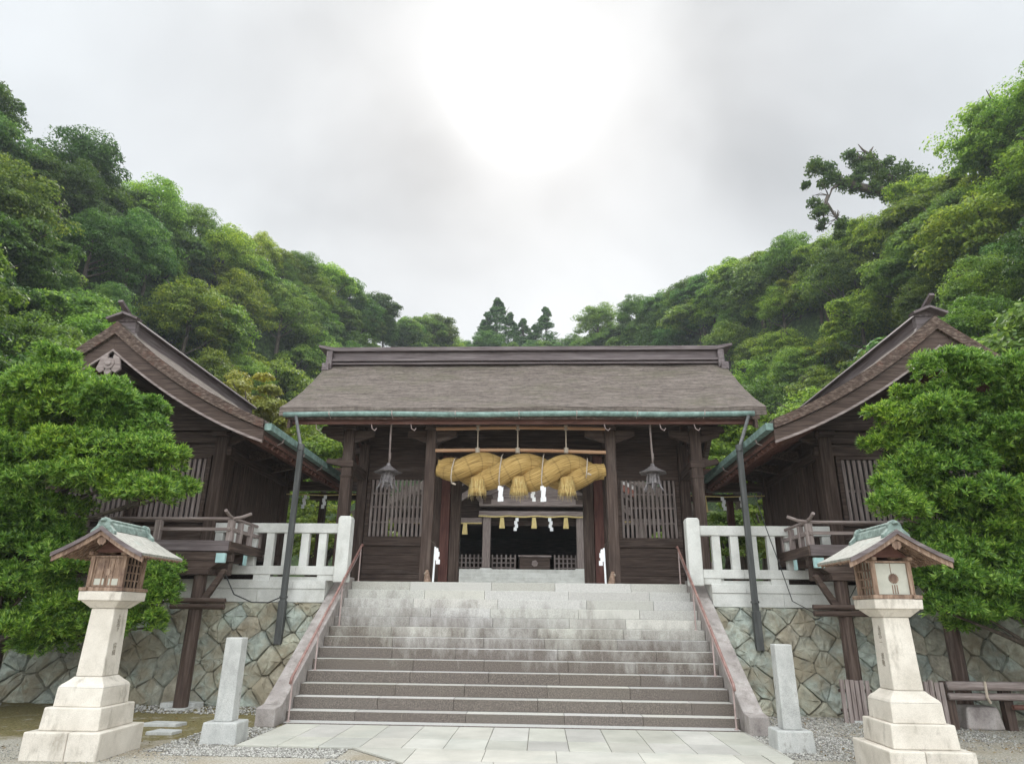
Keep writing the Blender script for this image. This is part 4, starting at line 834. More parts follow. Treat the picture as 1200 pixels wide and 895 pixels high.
# connecting galleries between gate and wings
for s, l in ((-1, 'left'), (1, 'right')):
    t = thing('linking_gallery', f'dark open gallery with straw cord and paper streamer between the gate and the {l} wing', 'gallery', (s*5.5, 18.2, FL), 'galleries beside the gate')
    for bb_ in ((18.1, 18.3, 4.86, 5.1), (18.14, 18.26, 5.3, 5.44), (19.9, 20.1, 4.9, 5.1)): MB(s).box(4.44, 6.44, *bb_).build('beam', WX, t, bevel=.01)
    mb = MB(s); mb.beam((4.5, 17.2, 5.45), (4.5, 20.8, 5.45), 2, .06) if False else None
    mb.box(4.44, 6.4, 18.3, 20.6, 5.46, 5.52); mb.build('roof_boards', RW, t)
    for x in (5.35, 6.15): MB(s).box(x-.05, x+.05, 18.15, 18.25, 5.1, 5.3).build('strut', WZ, t)
    MB(s).box(5.95, 6.13, 19.9, 20.08, FL, 4.9).build('column', RWZ if s > 0 else WZ, t, bevel=.01)
    mb = MB(s); mb.path([(4.44, 18.05, 4.74), (5.4, 18.05, 4.71), (6.44, 18.05, 4.74)], .015, 6); c_ = mb.build('straw_cord', YST, t)
    for x in ((5.32, 5.8) if s > 0 else (5.35, 5.9)):
        pm = MB(s); shide(pm, x, 18.02, 4.70, 1.0, 1) ; pm.build('paper_streamer', PAPER, c_)
    pm = MB(s); pm.frustum(4.85, 18.03, 4.3, .14, .05, 4.7, .08, .04); pm.build('straw_tassel', YST, c_)
# low side halls behind the wings
for s, l in ((-1, 'left'), (1, 'right')):
    t = thing('side_hall', f'low side hall whose grey ridge shows behind the {l} pruned tree at the photo edge', 'shrine building', (s*17, 20, FL))
    prf = [(20-3.0+3.0*i/8, 7.0+1.75*(i/8)*(.75+.25*i/8)) for i in range(9)]; fl_ = prf+[(40-y, z) for y, z in prf[-2::-1]]
    mb = MB(s); mb.strip(fl_, [(y, z-.2) for y, z in fl_], 11.9, 26, 0); r = mb.build('roof', TH, t)
    mb = MB(s); mb.box(12.1, 26, 19.8, 20.2, 8.66, 9.0); g2 = mb.build('ridge', CAPW, r); mb = MB(s); mb.box(11.9, 26, 19.68, 20.32, 9.001, 9.12); mb.build('ridge_cap', CAPW, g2)
    mb = MB(s); mb.box(12.3, 25.5, 18.0, 22.0, FL-.3, 6.9); mb.build('wall', WX, t)

# ------------------------------------------------------------------ downpipes and wires
for s, l in ((-1, 'left'), (1, 'right')):
    t = thing('downpipe', f'dark upright rainwater pipe in front of the {l} white fence', 'drainpipe', (s*4.69, 14, 1.1), 'rainwater pipes of the gate')
    mb = MB(s); mb.box(4.69-.055, 4.69+.055, 13.945, 14.055, 1.72, 5.05); mb.box(4.69-.07, 4.69+.07, 13.93, 14.07, 1.08, 1.80) if s > 0 else mb.box(4.62, 4.76, 13.93, 14.07, 1.08, 1.9); mb.build('lower_pipe', PIPE, t, bevel=.01)
    mb = MB(s); mb.cyl((4.69, 14.0, 5.04), (5.32, 15.12, 6.10), .04, n=10); mb.build('upper_pipe', PIPE, t)
    mb = MB(s); mb.cyl((4.69, 14.0, 4.98), (4.70, 14.02, 5.12), .075, n=12); mb.build('joint_collar', PIPE, t)
    mb = MB(s); mb.cyl((4.69, 14.0, 1.95), (4.69, 14.0, 1.99), .085, n=10); mb.build('clamp', PIPE, t)
mb = MB(); mb.path([(-5.6, 13.25, 2.35), (-5.45, 13.4, 2.0), (-5.2, 13.7, 1.86), (-4.95, 13.9, 1.86), (-4.72, 13.94, 1.97)], .012, 6)
tag(mb.build('sagging_cable', WIRE), 'thin dark cable sagging from the left balcony to the drainpipe', 'cable', 'loose cables on the walls')
mb = MB(); mb.path([(4.95, 14.15, 4.1), (5.1, 14.1, 3.4), (5.28, 14.1, 2.7), (5.45, 14.1, 2.0), (5.9, 13.95, 1.72), (6.25, 13.6, 1.9), (6.4, 13.3, 2.3)], .009, 6)
tag(mb.build('hanging_cable', WIRE), 'thin dark cable trailing down over the right white fence and wall', 'cable', 'loose cables on the walls')

# ------------------------------------------------------------------ stone lanterns with timber lamp houses
def text_mesh(body, size, mat, parent, loc, rot, extr=.001):
    cu = bpy.data.curves.new('inscription', 'FONT'); cu.body = body; cu.size = size; cu.align_x = 'CENTER'; cu.align_y = 'CENTER'; cu.extrude = extr
    o = bpy.data.objects.new('tmp', cu); COL.objects.link(o); bpy.context.view_layer.update()
    me = bpy.data.meshes.new_from_object(o.evaluated_get(bpy.context.evaluated_depsgraph_get())); bpy.data.objects.remove(o)
    me.name = 'inscription'; me.materials.clear(); me.materials.append(mat); n = bpy.data.objects.new('inscription', me); COL.objects.link(n); n.parent = parent; n.location = loc; n.rotation_euler = rot; return n
CARVE = M('carved_shadow', [(.17, .145, .115), (.3, .26, .21)], (20, 20, 20), 1.0, .9, 0)
def stone_lantern(s, loc, label):
    t = thing('stone_lantern', label, 'stone lantern', loc, 'pair of stone lanterns')
    def B(mb, nm, mat, par=None, **k): return mb.build(nm, mat, par or t, local=True, **k)
    mb = MB(s); mb.box(-.47, -.08, -.47, .47, -.02, .30).box(-.075, .47, -.47, .47, -.02, .30); B(mb, 'base_tier', CS, bevel=.015)
    mb = MB(s); mb.frustum(0, 0, .301, .74, .74, .555, .715, .715); B(mb, 'base_tier', CS, bevel=.014)
    mb = MB(s); mb.frustum(0, 0, .556, .595, .595, .77, .58, .58); vs = []
    rings = [(.29, .771), (.272, .80), (.23, .835), (.195, .87), (.182, .885)]
    for h, z in rings: vs += [(-h, -h, z), (h, -h, z), (h, h, z), (-h, h, z)]
    fs = [(i*4+k, i*4+(k+1) % 4, (i+1)*4+(k+1) % 4, (i+1)*4+k) for i in range(4) for k in range(4)]+[(16, 17, 18, 19)]
    mb.add(vs, fs); B(mb, 'base_tier', CS, bevel=.01)
    mb = MB(s); mb.frustum(0, 0, .886, .345, .345, 1.70, .31, .31); sh = B(mb, 'shaft', CS, bevel=.014)
    mb = MB(s); mb.frustum(0, 0, 1.701, .34, .34, 1.79, .52, .52); mb.frustum(0, 0, 1.79, .565, .565, 1.905, .575, .575); B(mb, 'capital', CS, bevel=.012)
    # inscription on the side facing the stairs
    xs = .155; zc = {-1: [('上', 1.585), ('渓', 1.515), ('下', 1.445), ('協', 1.24), ('儀', 1.16)], 1: [('永', 1.56), ('代', 1.49), ('二', 1.43), ('崇', 1.25), ('敬', 1.17)]}[s]
    for ch, z in zc:
        half = (.345+(.31-.345)*(z-.886)/(1.70-.886))/2+.002
        try: text_mesh(ch, .078, CARVE, sh, (-s*half, -.02, z), (R(90), 0, R(90) if s < 0 else R(-90)))
        except Exception as ex: print('text', ex)
    # timber lamp house
    z0 = 1.906
    h = MB(s); h.box(-.265, .265, -.265, .265, z0, z0+.05); h.box(-.29, -.19, -.30, .30, z0+.002, z0+.045); h.box(.19, .29, -.30, .30, z0+.002, z0+.045); house = B(h, 'lamp_house', LW, bevel=.006)
    def hb(mb, nm, mat, **k): return mb.build(nm, mat, house, local=True, **k)
    for x in (-.215, .215):
        for y in (-.215, .215): hb(MB(s).box(x-.026, x+.026, y-.026, y+.026, z0+.05, z0+.45), 'corner_post', LW, bevel=.004)
    for x in (-.215, .215): hb(MB(s).box(x-.03, x+.03, -.30, .30, z0+.451, z0+.49), 'top_plate', LW, bevel=.004)
    hb(MB(s).box(-.30, .30, -.235, -.195, z0+.425, z0+.448).box(-.27, .27, .195, .235, z0+.425, z0+.448), 'crossbar', LW, bevel=.004)
    d = MB(s); d.box(-.19, .19, -.212, -.200, z0+.055, z0+.42); door = hb(d, 'door', SIGNW if s > 0 else LW)
    if s > 0:
        e_ = MB(s); n = 18
        pts = []
        for k in range(2*n):
            a = math.pi*k/n; r = .052 if k % 2 else .064; pts.append((.02+r*math.cos(a), z0+.24+r*math.sin(a)))
        e_.prism(pts, -.220, -.213, 1); e_.cyl((.02, -.220, z0+.24), (.02, -.226, z0+.24), .033, n=16)
        for dx in (-.028, 0, .028): e_.box(.02+dx-.006, .02+dx+.006, -.217, -.213, z0+.06, z0+.165)
        hb(e_, 'door_emblem', LW)
        hb(MB(s).box(-.004, .004, -.2155, -.2125, z0+.3, z0+.42), 'door_joint', LW)
    else:
        e_ = MB(s)
        for x in (-.17, -.065, -.015, .015, .065, .17): e_.box(x-.009, x+.009, -.220, -.2125, z0+.058, z0+.418)
        for z in (.07, .165, .205, .28, .35, .41): e_.box(-.17, -.02, -.219, -.2125, z0+z-.006, z0+z+.006).box(.02, .17, -.219, -.2125, z0+z-.006, z0+z+.006)
        for k in range(1): e_.cyl((0, -.2125, z0+.24), (0, -.224, z0+.24), .045, n=10)
        hb(e_, 'door_lattice', LW)
        e_ = MB(s); e_.box(-.16, -.03, -.2145, -.2125, z0+.078, z0+.158).box(.03, .16, -.2145, -.2125, z0+.078, z0+.158); hb(e_, 'paper_pane', SIGNW)
    for q in (-1, 1):
        lt = MB(s)
        for k in range(5):
            y = -.16+k*.08; lt.box(q*.212-.006, q*.212+.006, y-.013, y+.013, z0+.05, z0+.45)
        for z in (.14, .24, .34): lt.box(q*.212-.010, q*.212+.010, -.19, .19, z0+z-.009, z0+z+.009)
        hb(lt, 'side_lattice', LW); hb(MB(s).box(q*.17-.003, q*.17+.003, -.19, .19, z0+.05, z0+.45), 'side_screen', BLK if s < 0 else SIGNW)
    hb(MB(s).box(-.19, .19, .205, .215, z0+.05, z0+.42), 'back_panel', LW)
    # gable with pendant
    for ya in (-.215, .205): hb(MB(s).prism([(-.22, z0+.49), (.22, z0+.49), (0, z0+.70)], ya, ya+.01, 1), 'gable_panel', RW)
    pd = MB(s); pd.prism([(-.05, z0+.66), (-.055, z0+.60), (-.02, z0+.56), (0, z0+.575), (.02, z0+.56), (.055, z0+.60), (.05, z0+.66)], -.47, -.455, 1); hb(pd, 'pendant', LW)
    # roof
    A = z0+.80; rz = lambda x: A-.68*x-.0*x+.12*x*x/.6
    xs_ = [.60*i/8 for i in range(9)]; pts = [(-x, rz(x)) for x in xs_[::-1]]+[(x, rz(x)) for x in xs_[1:]]
    mb = MB(s); mb.strip(pts, [(x, z-.028) for x, z in pts], -.52, .50, 1); roof = B(mb, 'roof', SHG)
    mb = MB(s); mb.strip([(x, z-.003) for x, z in pts], [(x, z-.055) for x, z in pts], -.535, -.521, 1); mb.build('roof_edge', CAPW, roof, local=True)
    mb = MB(s); mb.strip([(x, z-.030) for x, z in pts], [(x, z-.045) for x, z in pts], -.515, .49, 1); mb.build('roof_boards', LW, roof, local=True)
    for q in (-1, 1):
        pq = [(q*x, rz(x)) for x in xs_]
        mb = MB(s); mb.strip([(x, z-.05) for x, z in pq], [(x, z-.115) for x, z in pq], -.50, -.475, 1); mb.build('bargeboard', LW, roof, local=True)
        mb = MB(s)
        for k in range(9):
            y = -.44+k*.112; mb.beam((q*.20, y, rz(.20)-.066), (q*.56, y, rz(.56)-.066), .028, .03)
        mb.build('rafters', LW, roof, local=True)
    # ridge in green copper with scrolled ends
    mb = MB(s); mb.prism([(-.085, A-.05), (.085, A-.05), (.06, A+.03), (.045, A+.055), (-.045, A+.055), (-.06, A+.03)], -.44, .42, 1); rg = mb.build('ridge', VGL, roof, local=True, bevel=.004)
    mb = MB(s); mb.cyl((0, -.48, A+.07), (0, .46, A+.07), .030, n=14); mb.build('ridge_roll', VGL, rg, local=True)
    for y in (-.47, .43):
        mb = MB(s); mb.prism([(-.17, A-.13), (-.12, A-.10), (-.07, A-.045), (0, A-.005), (.07, A-.045), (.12, A-.10), (.17, A-.13), (.155, A-.06), (.085, A+.01), (.075, A+.06), (.045, A+.10), (0, A+.115), (-.045, A+.10), (-.075, A+.06), (-.085, A+.01), (-.155, A-.06)], y-.035, y+.035, 1)
        mb.cyl((0, y-.036, A+.085), (0, y-.05, A+.055), .034, n=14); mb.build('ridge_ornament', VGL, rg, local=True, bevel=.008)
    return t
stone_lantern(-1, (-5.17, 9.10, 0), 'cream stone lantern left of the stairs, its lamp house with latticed wooden doors')
stone_lantern(1, (4.80, 8.95, 0), 'cream stone lantern right of the stairs with a round emblem on its pale lamp door')
for s, (x, y), l in ((-1, (-3.82, 10.05), 'short square granite post on a stone block left of the stairs'), (1, (3.86, 10.25), 'short square granite post on a stone block right of the stairs')):
    t = thing('stone_post', l, 'stone post', (x, y, 0), 'granite posts before the stairs')
    mb = MB(); mb.frustum(x, y, -.02, .50, .42, .265, .47, .40); mb.build('base_block', PG, t, bevel=.018)
    mb = MB(); mb.frustum(x, y-.01, .266, .25, .22, 1.33, .235, .205); mb.build('shaft', PG, t, bevel=.012)
# flat stones set in the moss, stone block, low timber fence and boards
for x, y, w, d, l in ((-5.35, 11.35, .62, .3, 'flat grey slab in the moss nearer the wall'), (-4.95, 10.62, .42, .28, 'small flat slab in the moss nearer the granite post'), (-6.1, 13.35, .7, .28, 'pale slab lying against the foot of the left wall')):
    mb = MB(); mb.prism([(x-w/2, y-d/2), (x+w/2*.8, y-d/2*.9), (x+w/2, y+d/2*.7), (x-w/2*.7, y+d/2)], -.01, .045 if w < .7 else .1, 2); tag(mb.build('flat_stone', PG, bevel=.01), l, 'stone slab', 'slabs beside the left wall')
def slatgate(x0, n, y, h, label):
    t = thing('upright_boards', label, 'board screen', (x0, y, 0), 'weathered boards by the right wall')
    for i in range(n):
        x = x0+i*.085; mb = MB(); mb.frustum(x, y+random.uniform(-.01, .01), 0, .07, .03, h+random.uniform(-.03, .03), .065, .03); mb.build('board', GZ, t)
    mb = MB(); mb.box(x0-.05, x0+n*.085, y+.03, y+.07, h*.25, h*.32).box(x0-.05, x0+n*.085, y+.03, y+.07, h*.7, h*.77); mb.build('batten', WX, t)
slatgate(5.72, 6, 12.95, .68, 'short screen of weathered upright boards behind the right stone lantern, beside the wall'); slatgate(6.75, 5, 12.35, .72, 'short screen of weathered upright boards at the end of the log rail')
t = thing('log_rail', 'weathered low rail of stacked logs at the right edge, in front of the stone wall', 'rail', (8.5, 12.3, 0))
mb = MB()
for z, r in ((.66, .07), (.50, .055)): mb.path([(7.15, 12.3, z), (8.2, 12.28, z+.01), (9.3, 12.3, z-.01), (11.5, 12.32, z)], r, 10)
mb.build('log', GX, t, smooth=True)
mb = MB(); mb.path([(8.1, 12.25, .36), (11.5, 12.25, .36)], .04, 8); mb.build('lower_log', RW, t)
for x in (7.2, 8.12, 9.5, 10.9): mb = MB(); mb.box(x-.07, x+.07, 12.36, 12.50, 0, .72); mb.build('post', WZ, t)
mb = MB(); mb.path([(7.72, 12.22, .74), (7.7, 12.2, .5), (7.76, 12.24, .42)], .02, 6); mb.build('binding', ROPEM, t)
mb = MB(); mb.frustum(7.72, 12.6, 0, .6, .4, .34, .5, .35); tag(mb.build('rough_stone_block', CG, bevel=.03), 'rough grey stone block under the log rail at right', 'stone block')

# ------------------------------------------------------------------ gravel
def pebbles(name, regions, label):
    Vs = []
    for (x0, x1, y0, y1, n, r0, r1) in regions:
        c = np.stack([rng.uniform(x0, x1, n), rng.uniform(y0, y1, n), np.zeros(n)], 1); r = rng.uniform(r0, r1, n)
        oc = np.array([[1, 0, 0], [0, 1, 0], [-1, 0, 0], [0, -1, 0], [0, 0, 1.0], [0, 0, -1]])
        p = oc[None]*np.array([1, .8, .55])*r[:, None, None]*rng.uniform(.65, 1.25, (n, 6, 1)); a = rng.uniform(0, 6.28, n); ca, sa = np.cos(a)[:, None], np.sin(a)[:, None]
        x = p[..., 0]*ca-p[..., 1]*sa; y = p[..., 0]*sa+p[..., 1]*ca
        p = np.stack([x, y, p[..., 2]+r[:, None]*.3], 2)+c[:, None]
        Vs.append(p)
    V = np.concatenate(Vs); n = len(V); F = np.array([[0, 1, 4], [1, 2, 4], [2, 3, 4], [3, 0, 4], [1, 0, 5], [2, 1, 5], [3, 2, 5], [0, 3, 5]])
    FF = (F[None]+(np.arange(n)*6)[:, None, None]).reshape(-1, 3); me = bpy.data.meshes.new(name); me.vertices.add(6*n); me.loops.add(len(FF)*3); me.polygons.add(len(FF))
    me.vertices.foreach_set('co', V.astype(np.float32).ravel()); me.loops.foreach_set('vertex_index', FF.astype(np.int32).ravel()); me.polygons.foreach_set('loop_start', np.arange(0, 3*len(FF), 3, dtype=np.int32)); me.polygons.foreach_set('loop_total', np.full(len(FF), 3, dtype=np.int32)); me.update(calc_edges=True)
    m, nt, b = newmat('pebble'); g = N(nt, 'ShaderNodeNewGeometry'); nt.links.new(ramp(nt, g.outputs['Random Per Island'], [(0, (.13, .12, .11)), (.5, (.30, .29, .26)), (1, (.52, .5, .46))]), b.inputs['Base Color']); b.inputs['Roughness'].default_value = .85
    me.materials.append(m); o = bpy.data.objects.new(name, me); COL.objects.link(o); tag(o, label, 'gravel', kind='stuff')
pebbles('gravel', [(-4.5, -3.55, 9.3, 11.3, 2600, .010, .024), (-4.2, -2.0, 9.1, 9.69, 3800, .010, .022), (-2.05, -1.2, 8.3, 9.0, 1800, .010, .022), (3.66, 5.0, 9.6, 11.4, 4200, .010, .024), (3.98, 7.5, 11.2, 13.55, 5200, .010, .024), (-9, -3.6, 6.8, 9.5, 5000, .006, .014), (3.4, 8, 7.5, 10, 5000, .006, .014), (-7.5, -4, 12.6, 13.6, 1200, .012, .035), (6, 11, 10.5, 13, 3000, .008, .018)], 'loose grey gravel around the paving and along the walls')

def litter():
    n = 420; c = np.stack([rng.uniform(-8.5, -3.9, n), rng.uniform(9.2, 13.4, n), rng.uniform(.006, .015, n)], 1)
    c2 = np.stack([rng.uniform(3.9, 8.5, n), rng.uniform(9.6, 13.2, n), rng.uniform(.02, .03, n)], 1); c = np.concatenate([c, c2])
    nn = unit(np.stack([rng.normal(0, .3, 2*n), rng.normal(0, .3, 2*n), np.ones(2*n)], 1))
    m = M('dry_leaf', [(.10, .06, .025), (.20, .13, .05), (.28, .22, .09)], (3, 3, 3), 1.0, .8, 0)
    o = quads('fallen_leaves', leafquads(c, nn, rng.uniform(.03, .075, 2*n), rng.uniform(.012, .028, 2*n)), m); tag(o, 'scattered dry fallen leaves on the ground beside the walls', 'fallen leaves', kind='stuff')
litter()
# ------------------------------------------------------------------ pruned garden trees
LP = [(-8.31, 11.13, 6.16, 0.3, 0.19), (-8.5, 11.03, 5.66, 0.61, 0.3), (-9.08, 11.25, 5.54, 0.48, 0.28), (-7.88, 11.07, 5.77, 0.32, 0.26), (-7.14, 11.0, 5.32, 0.59, 0.29), (-8.01, 11.25, 5.08, 0.77, 0.37), (-6.73, 11.64, 5.23, 0.32, 0.22), (-9.07, 11.55, 4.84, 0.59, 0.34), (-7.04, 11.52, 4.83, 0.7, 0.28), (-6.98, 11.12, 4.23, 0.86, 0.35), (-6.12, 11.35, 4.16, 0.4, 0.29), (-8.24, 11.16, 4.24, 0.68, 0.28), (-8.56, 11.08, 3.79, 0.49, 0.26), (-6.2, 11.03, 3.62, 0.65, 0.27), (-7.13, 11.11, 3.81, 0.73, 0.28), (-8.18, 11.65, 3.35, 0.62, 0.27), (-6.03, 11.57, 3.75, 0.37, 0.23), (-8.87, 11.85, 2.95, 0.57, 0.29), (-8.38, 11.85, 2.78, 0.69, 0.29), (-7.55, 11.4, 2.45, 0.48, 0.28), (-8.3, 11.48, 2.12, 0.59, 0.27), (-6.11, 11.72, 2.26, 0.39, 0.25), (-6.19, 11.8, 1.51, 0.32, 0.24), (-7.88, 11.89, 1.41, 0.57, 0.24), (-7.81, 11.91, 1.8, 0.55, 0.27), (-8.23, 11.32, 1.41, 0.35, 0.2), (-5.93, 11.7, 1.95, 0.27, 0.19), (-8.92, 11.45, 3.38, 0.24, 0.17), (-6.33, 11.63, 1.92, 0.36, 0.27)]
RP = [(7.43, 11.08, 5.92, 0.54, 0.26), (8.18, 11.31, 5.76, 0.6, 0.35), (8.55, 11.02, 5.57, 0.37, 0.33), (7.08, 11.65, 5.43, 0.37, 0.29), (6.71, 11.6, 5.06, 0.33, 0.26), (7.44, 11.36, 5.46, 0.43, 0.26), (7.13, 11.18, 4.93, 0.58, 0.28), (8.3, 11.63, 5.12, 0.66, 0.31), (8.74, 11.38, 5.11, 0.37, 0.28), (6.5, 11.61, 4.59, 0.33, 0.27), (6.98, 11.59, 4.47, 0.5, 0.28), (7.56, 11.33, 4.52, 0.64, 0.27), (8.32, 11.26, 4.56, 0.53, 0.27), (6.6, 11.4, 4.03, 0.5, 0.27), (7.18, 11.27, 4.12, 0.58, 0.21), (6.1, 11.07, 3.75, 0.23, 0.18), (7.8, 11.18, 3.62, 0.61, 0.25), (7.23, 11.56, 3.57, 0.58, 0.25), (6.27, 10.98, 3.37, 0.45, 0.19), (8.09, 10.98, 3.43, 0.35, 0.25), (7.78, 11.72, 3.22, 0.53, 0.26), (8.15, 11.46, 3.03, 0.47, 0.25), (7.12, 11.65, 2.99, 0.42, 0.23), (7.5, 11.6, 2.68, 0.56, 0.25), (8.1, 11.51, 2.68, 0.46, 0.24), (7.07, 12.0, 2.34, 0.4, 0.21), (7.38, 11.4, 2.24, 0.6, 0.24), (8.06, 11.56, 2.12, 0.46, 0.25), (6.97, 11.4, 1.91, 0.4, 0.18), (7.8, 11.72, 1.83, 0.51, 0.19), (6.99, 11.46, 2.61, 0.36, 0.25)]
def garden_tree(pads, base, label, seed, branches):
    global rng
    rng = np.random.default_rng(seed); rd = random.Random(seed)
    t = thing('pruned_tree', label, 'tree', base, 'pruned trees before the wings')
    bx, by, _ = base
    pads = [(p[0], p[1], p[2]-(.22 if p[2] > 5.3 else .08), p[3], p[4]) for p in pads]
    sg = -1 if bx < 0 else 1
    for k in range(16): pads.append((sg*rd.uniform(8.9, 10.4), rd.uniform(11.2, 12.3), 1.5+k*.225, rd.uniform(.5, .75), .28))
    top = max(p[2] for p in pads); 
    # fill the far side of the crown too
    for _ in range(14):
        p = rd.choice(pads); pads.append((p[0]*.6+bx*.4+rd.uniform(-.5, .5), p[1]+rd.uniform(.5, 1.1), p[2]-rd.uniform(0, .3), p[3]*.9, p[4]))
    C = []; A = []; Ls = []
    for (x, y, z, rx, rz) in pads:
        subs = [(0, 0, 0, .9)] + [(rd.uniform(-.95, .95), rd.uniform(-.9, .5), rd.uniform(-.1, .9), rd.uniform(.28, .50)) for _ in range(8)]
        for (sx, sy, sz, q) in subs:
            a = rx*q; c = a*.85 if q < .6 else rz*1.25
            n = int(520*a*(a+c))+20
            d = unit(rng.normal(size=(n, 3))); d[:, 2] = np.where(d[:, 2] < -.35, -d[:, 2], d[:, 2])
            rr = rng.uniform(.70, 1.08, (n, 1))
            p = np.array([x+sx*rx, y+sy*rx, z+sz*rz]) + d*np.array([a, a*.9, c])*rr
            C.append(p); A.append(unit(d*np.array([.8, .8, .5])+np.array([0, -.1, .5])+rng.normal(0, .3, (n, 3)))); Ls.append(rng.uniform(.075, .13, n))
    C = np.concatenate(C); A = np.concatenate(A); Ls = np.concatenate(Ls); n = len(C); K = 8
    t1 = unit(np.cross(A, rng.normal(size=(n, 3)))); t2 = np.cross(A, t1); Q = []
    for k in range(K):
        an = 2*math.pi*k/K+rng.uniform(-.35, .35, n); el = rng.uniform(.35, 1.25, n)
        d = A*np.cos(el)[:, None]+(t1*np.cos(an)[:, None]+t2*np.sin(an)[:, None])*np.sin(el)[:, None]
        side = unit(np.cross(d, A)); L = (Ls*rng.uniform(.65, 1.2, n))[:, None]; w = .012
        mid = C+d*L*.5; tip = C+d*L+A*L*.05-np.array([0, 0, 1])*L*.1
        Q.append(np.stack([C, mid-side*w, tip, mid+side*w], 1))
    Q = np.concatenate(Q); print('garden leaves', len(Q))
    quads('crown', Q, PODO, t, base)
    mb = MB(); 
    mb.path([(bx, by+.3, -.05), (bx-.05, by+.35, .8), (bx+.08, by+.35, 1.8), (bx-.03, by+.4, 3.0), (bx+.1, by+.3, 4.2), (bx, by+.2, 5.3)], [.24, .19, .16, .13, .10, .05], 10)
    for p in pads[:len(pads)-14]:
        z1 = min(max(p[2]-.7, 1.0), 5.0); mb.path([(bx, by+.55, z1), ((bx+p[0])/2, (by+.9+p[1])/2, (z1+p[2])/2+.02), (p[0], p[1]+.25, p[2]-.02)], [.05, .032, .014], 6)
    for b in branches: mb.path(b, [.07, .05, .03], 7)
    mb.build('trunk', BARK, t, smooth=True)
garden_tree(LP, (-9.6, 12.2, 0), 'large pruned evergreen with layered foliage pads behind the left stone lantern', 5, [])
garden_tree(RP, (9.1, 12.0, 0), 'large pruned evergreen with layered foliage pads behind the right stone lantern', 6, [])

# ------------------------------------------------------------------ hills
# paired foot and ridge points of the two valley sides, from near to far
LF = [(-18, 6, 2.3), (-15.5, 20, 2.3), (-14, 28, 2.3), (-13, 36, 2.5), (-12, 48, 3), (-11, 62, 4), (-9, 80, 6), (-6, 105, 10), (-3, 135, 16)]
LR = [(-48, 4, 37), (-42, 22, 32.5), (-38.5, 31, 28.6), (-37.4, 37, 27.6), (-36, 46, 29.2), (-32.5, 56, 32.8), (-29, 68, 36.2), (-23.5, 84, 37.4), (-12.5, 108, 40.5)]
RF = [(18, 6, 2.3), (15.5, 20, 2.3), (14, 28, 2.3), (13, 36, 2.5), (12, 48, 3), (11, 62, 4), (9, 80, 6), (4, 105, 10), (-3, 135, 16)]
RRg = [(44, 4, 39), (36, 22, 32), (32.2, 33, 26), (30.6, 41, 26.0), (30.3, 47, 27.5), (26.5, 56, 29.6), (22.8, 70, 35.0), (16.5, 86, 37.4), (4, 110, 42)]
def interp(L, u):
    u = min(max(u, 0), len(L)-1.0001); i = int(u); f = u-i
    return tuple(L[i][k]*(1-f)+L[i+1][k]*f for k in range(3))
def hillpt(F, Rg, u, v):
    a = interp(F, u); b = interp(Rg, u)
    if v <= 1:
        w = v; z = a[2]+(b[2]-a[2])*(w*.92+.08*w*w)-1.6*math.sin(math.pi*w)
        return (a[0]+(b[0]-a[0])*v, a[1]+(b[1]-a[1])*v, z+1.1*math.sin(3.1*u+4*v)*math.sin(math.pi*v))
    e = v-1; return (b[0]+(b[0]-a[0])*e, b[1]+(b[1]-a[1])*e, b[2]-(b[2]-a[2])*e*.8)
for nm, F, Rg in (('hillside', LF, LR), ('hillside', RF, RRg)):
    mb = MB(); NU, NV = 64, 26
    for i in range(NU+1):
        for j in range(NV+1): mb.v.append(hillpt(F, Rg, i/NU*8, j/NV*1.6))
    for i in range(NU):
        for j in range(NV): mb.f.append([i*(NV+1)+j, (i+1)*(NV+1)+j, (i+1)*(NV+1)+j+1, i*(NV+1)+j+1])
    o = mb.build(nm, SOIL, smooth=True, recalc=False); tag(o, kind='structure')
mb = MB(); mb.prism([(-60, 128), (60, 128), (60, 175), (-60, 175)], -1, 0, 2)
mb = MB()
for i in range(25):
    for j in range(13):
        x = -60+i*5; y = 100+j*7; mb.v.append((x, y, 30+13*math.exp(-((j-5)/4)**2)-.0*x+abs(x+2)*.12*math.exp(-((j-5)/5)**2)-(30 if j == 0 else 0)-max(0, 3-j)*6))
for i in range(24):
    for j in range(12): mb.f.append([i*13+j, (i+1)*13+j, (i+1)*13+j+1, i*13+j+1])
tag(mb.build('far_hill', SOIL, smooth=True, recalc=False), kind='structure')
vf = MB(); vf.add([(-60, 29.1, FL-.03), (60, 29.1, FL-.03), (60, 160, FL-.03), (-60, 160, FL-.03)], [(0, 1, 2, 3)]); vf.add([(-60, 15.35, FL-.035), (-16, 15.35, FL-.035), (-16, 29.1, FL-.035), (-60, 29.1, FL-.035)], [(0, 1, 2, 3)]); vf.add([(16, 15.35, FL-.035), (60, 15.35, FL-.035), (60, 29.1, FL-.035), (16, 29.1, FL-.035)], [(0, 1, 2, 3)])
tag(vf.build('valley_floor', SOIL, recalc=False), kind='structure')

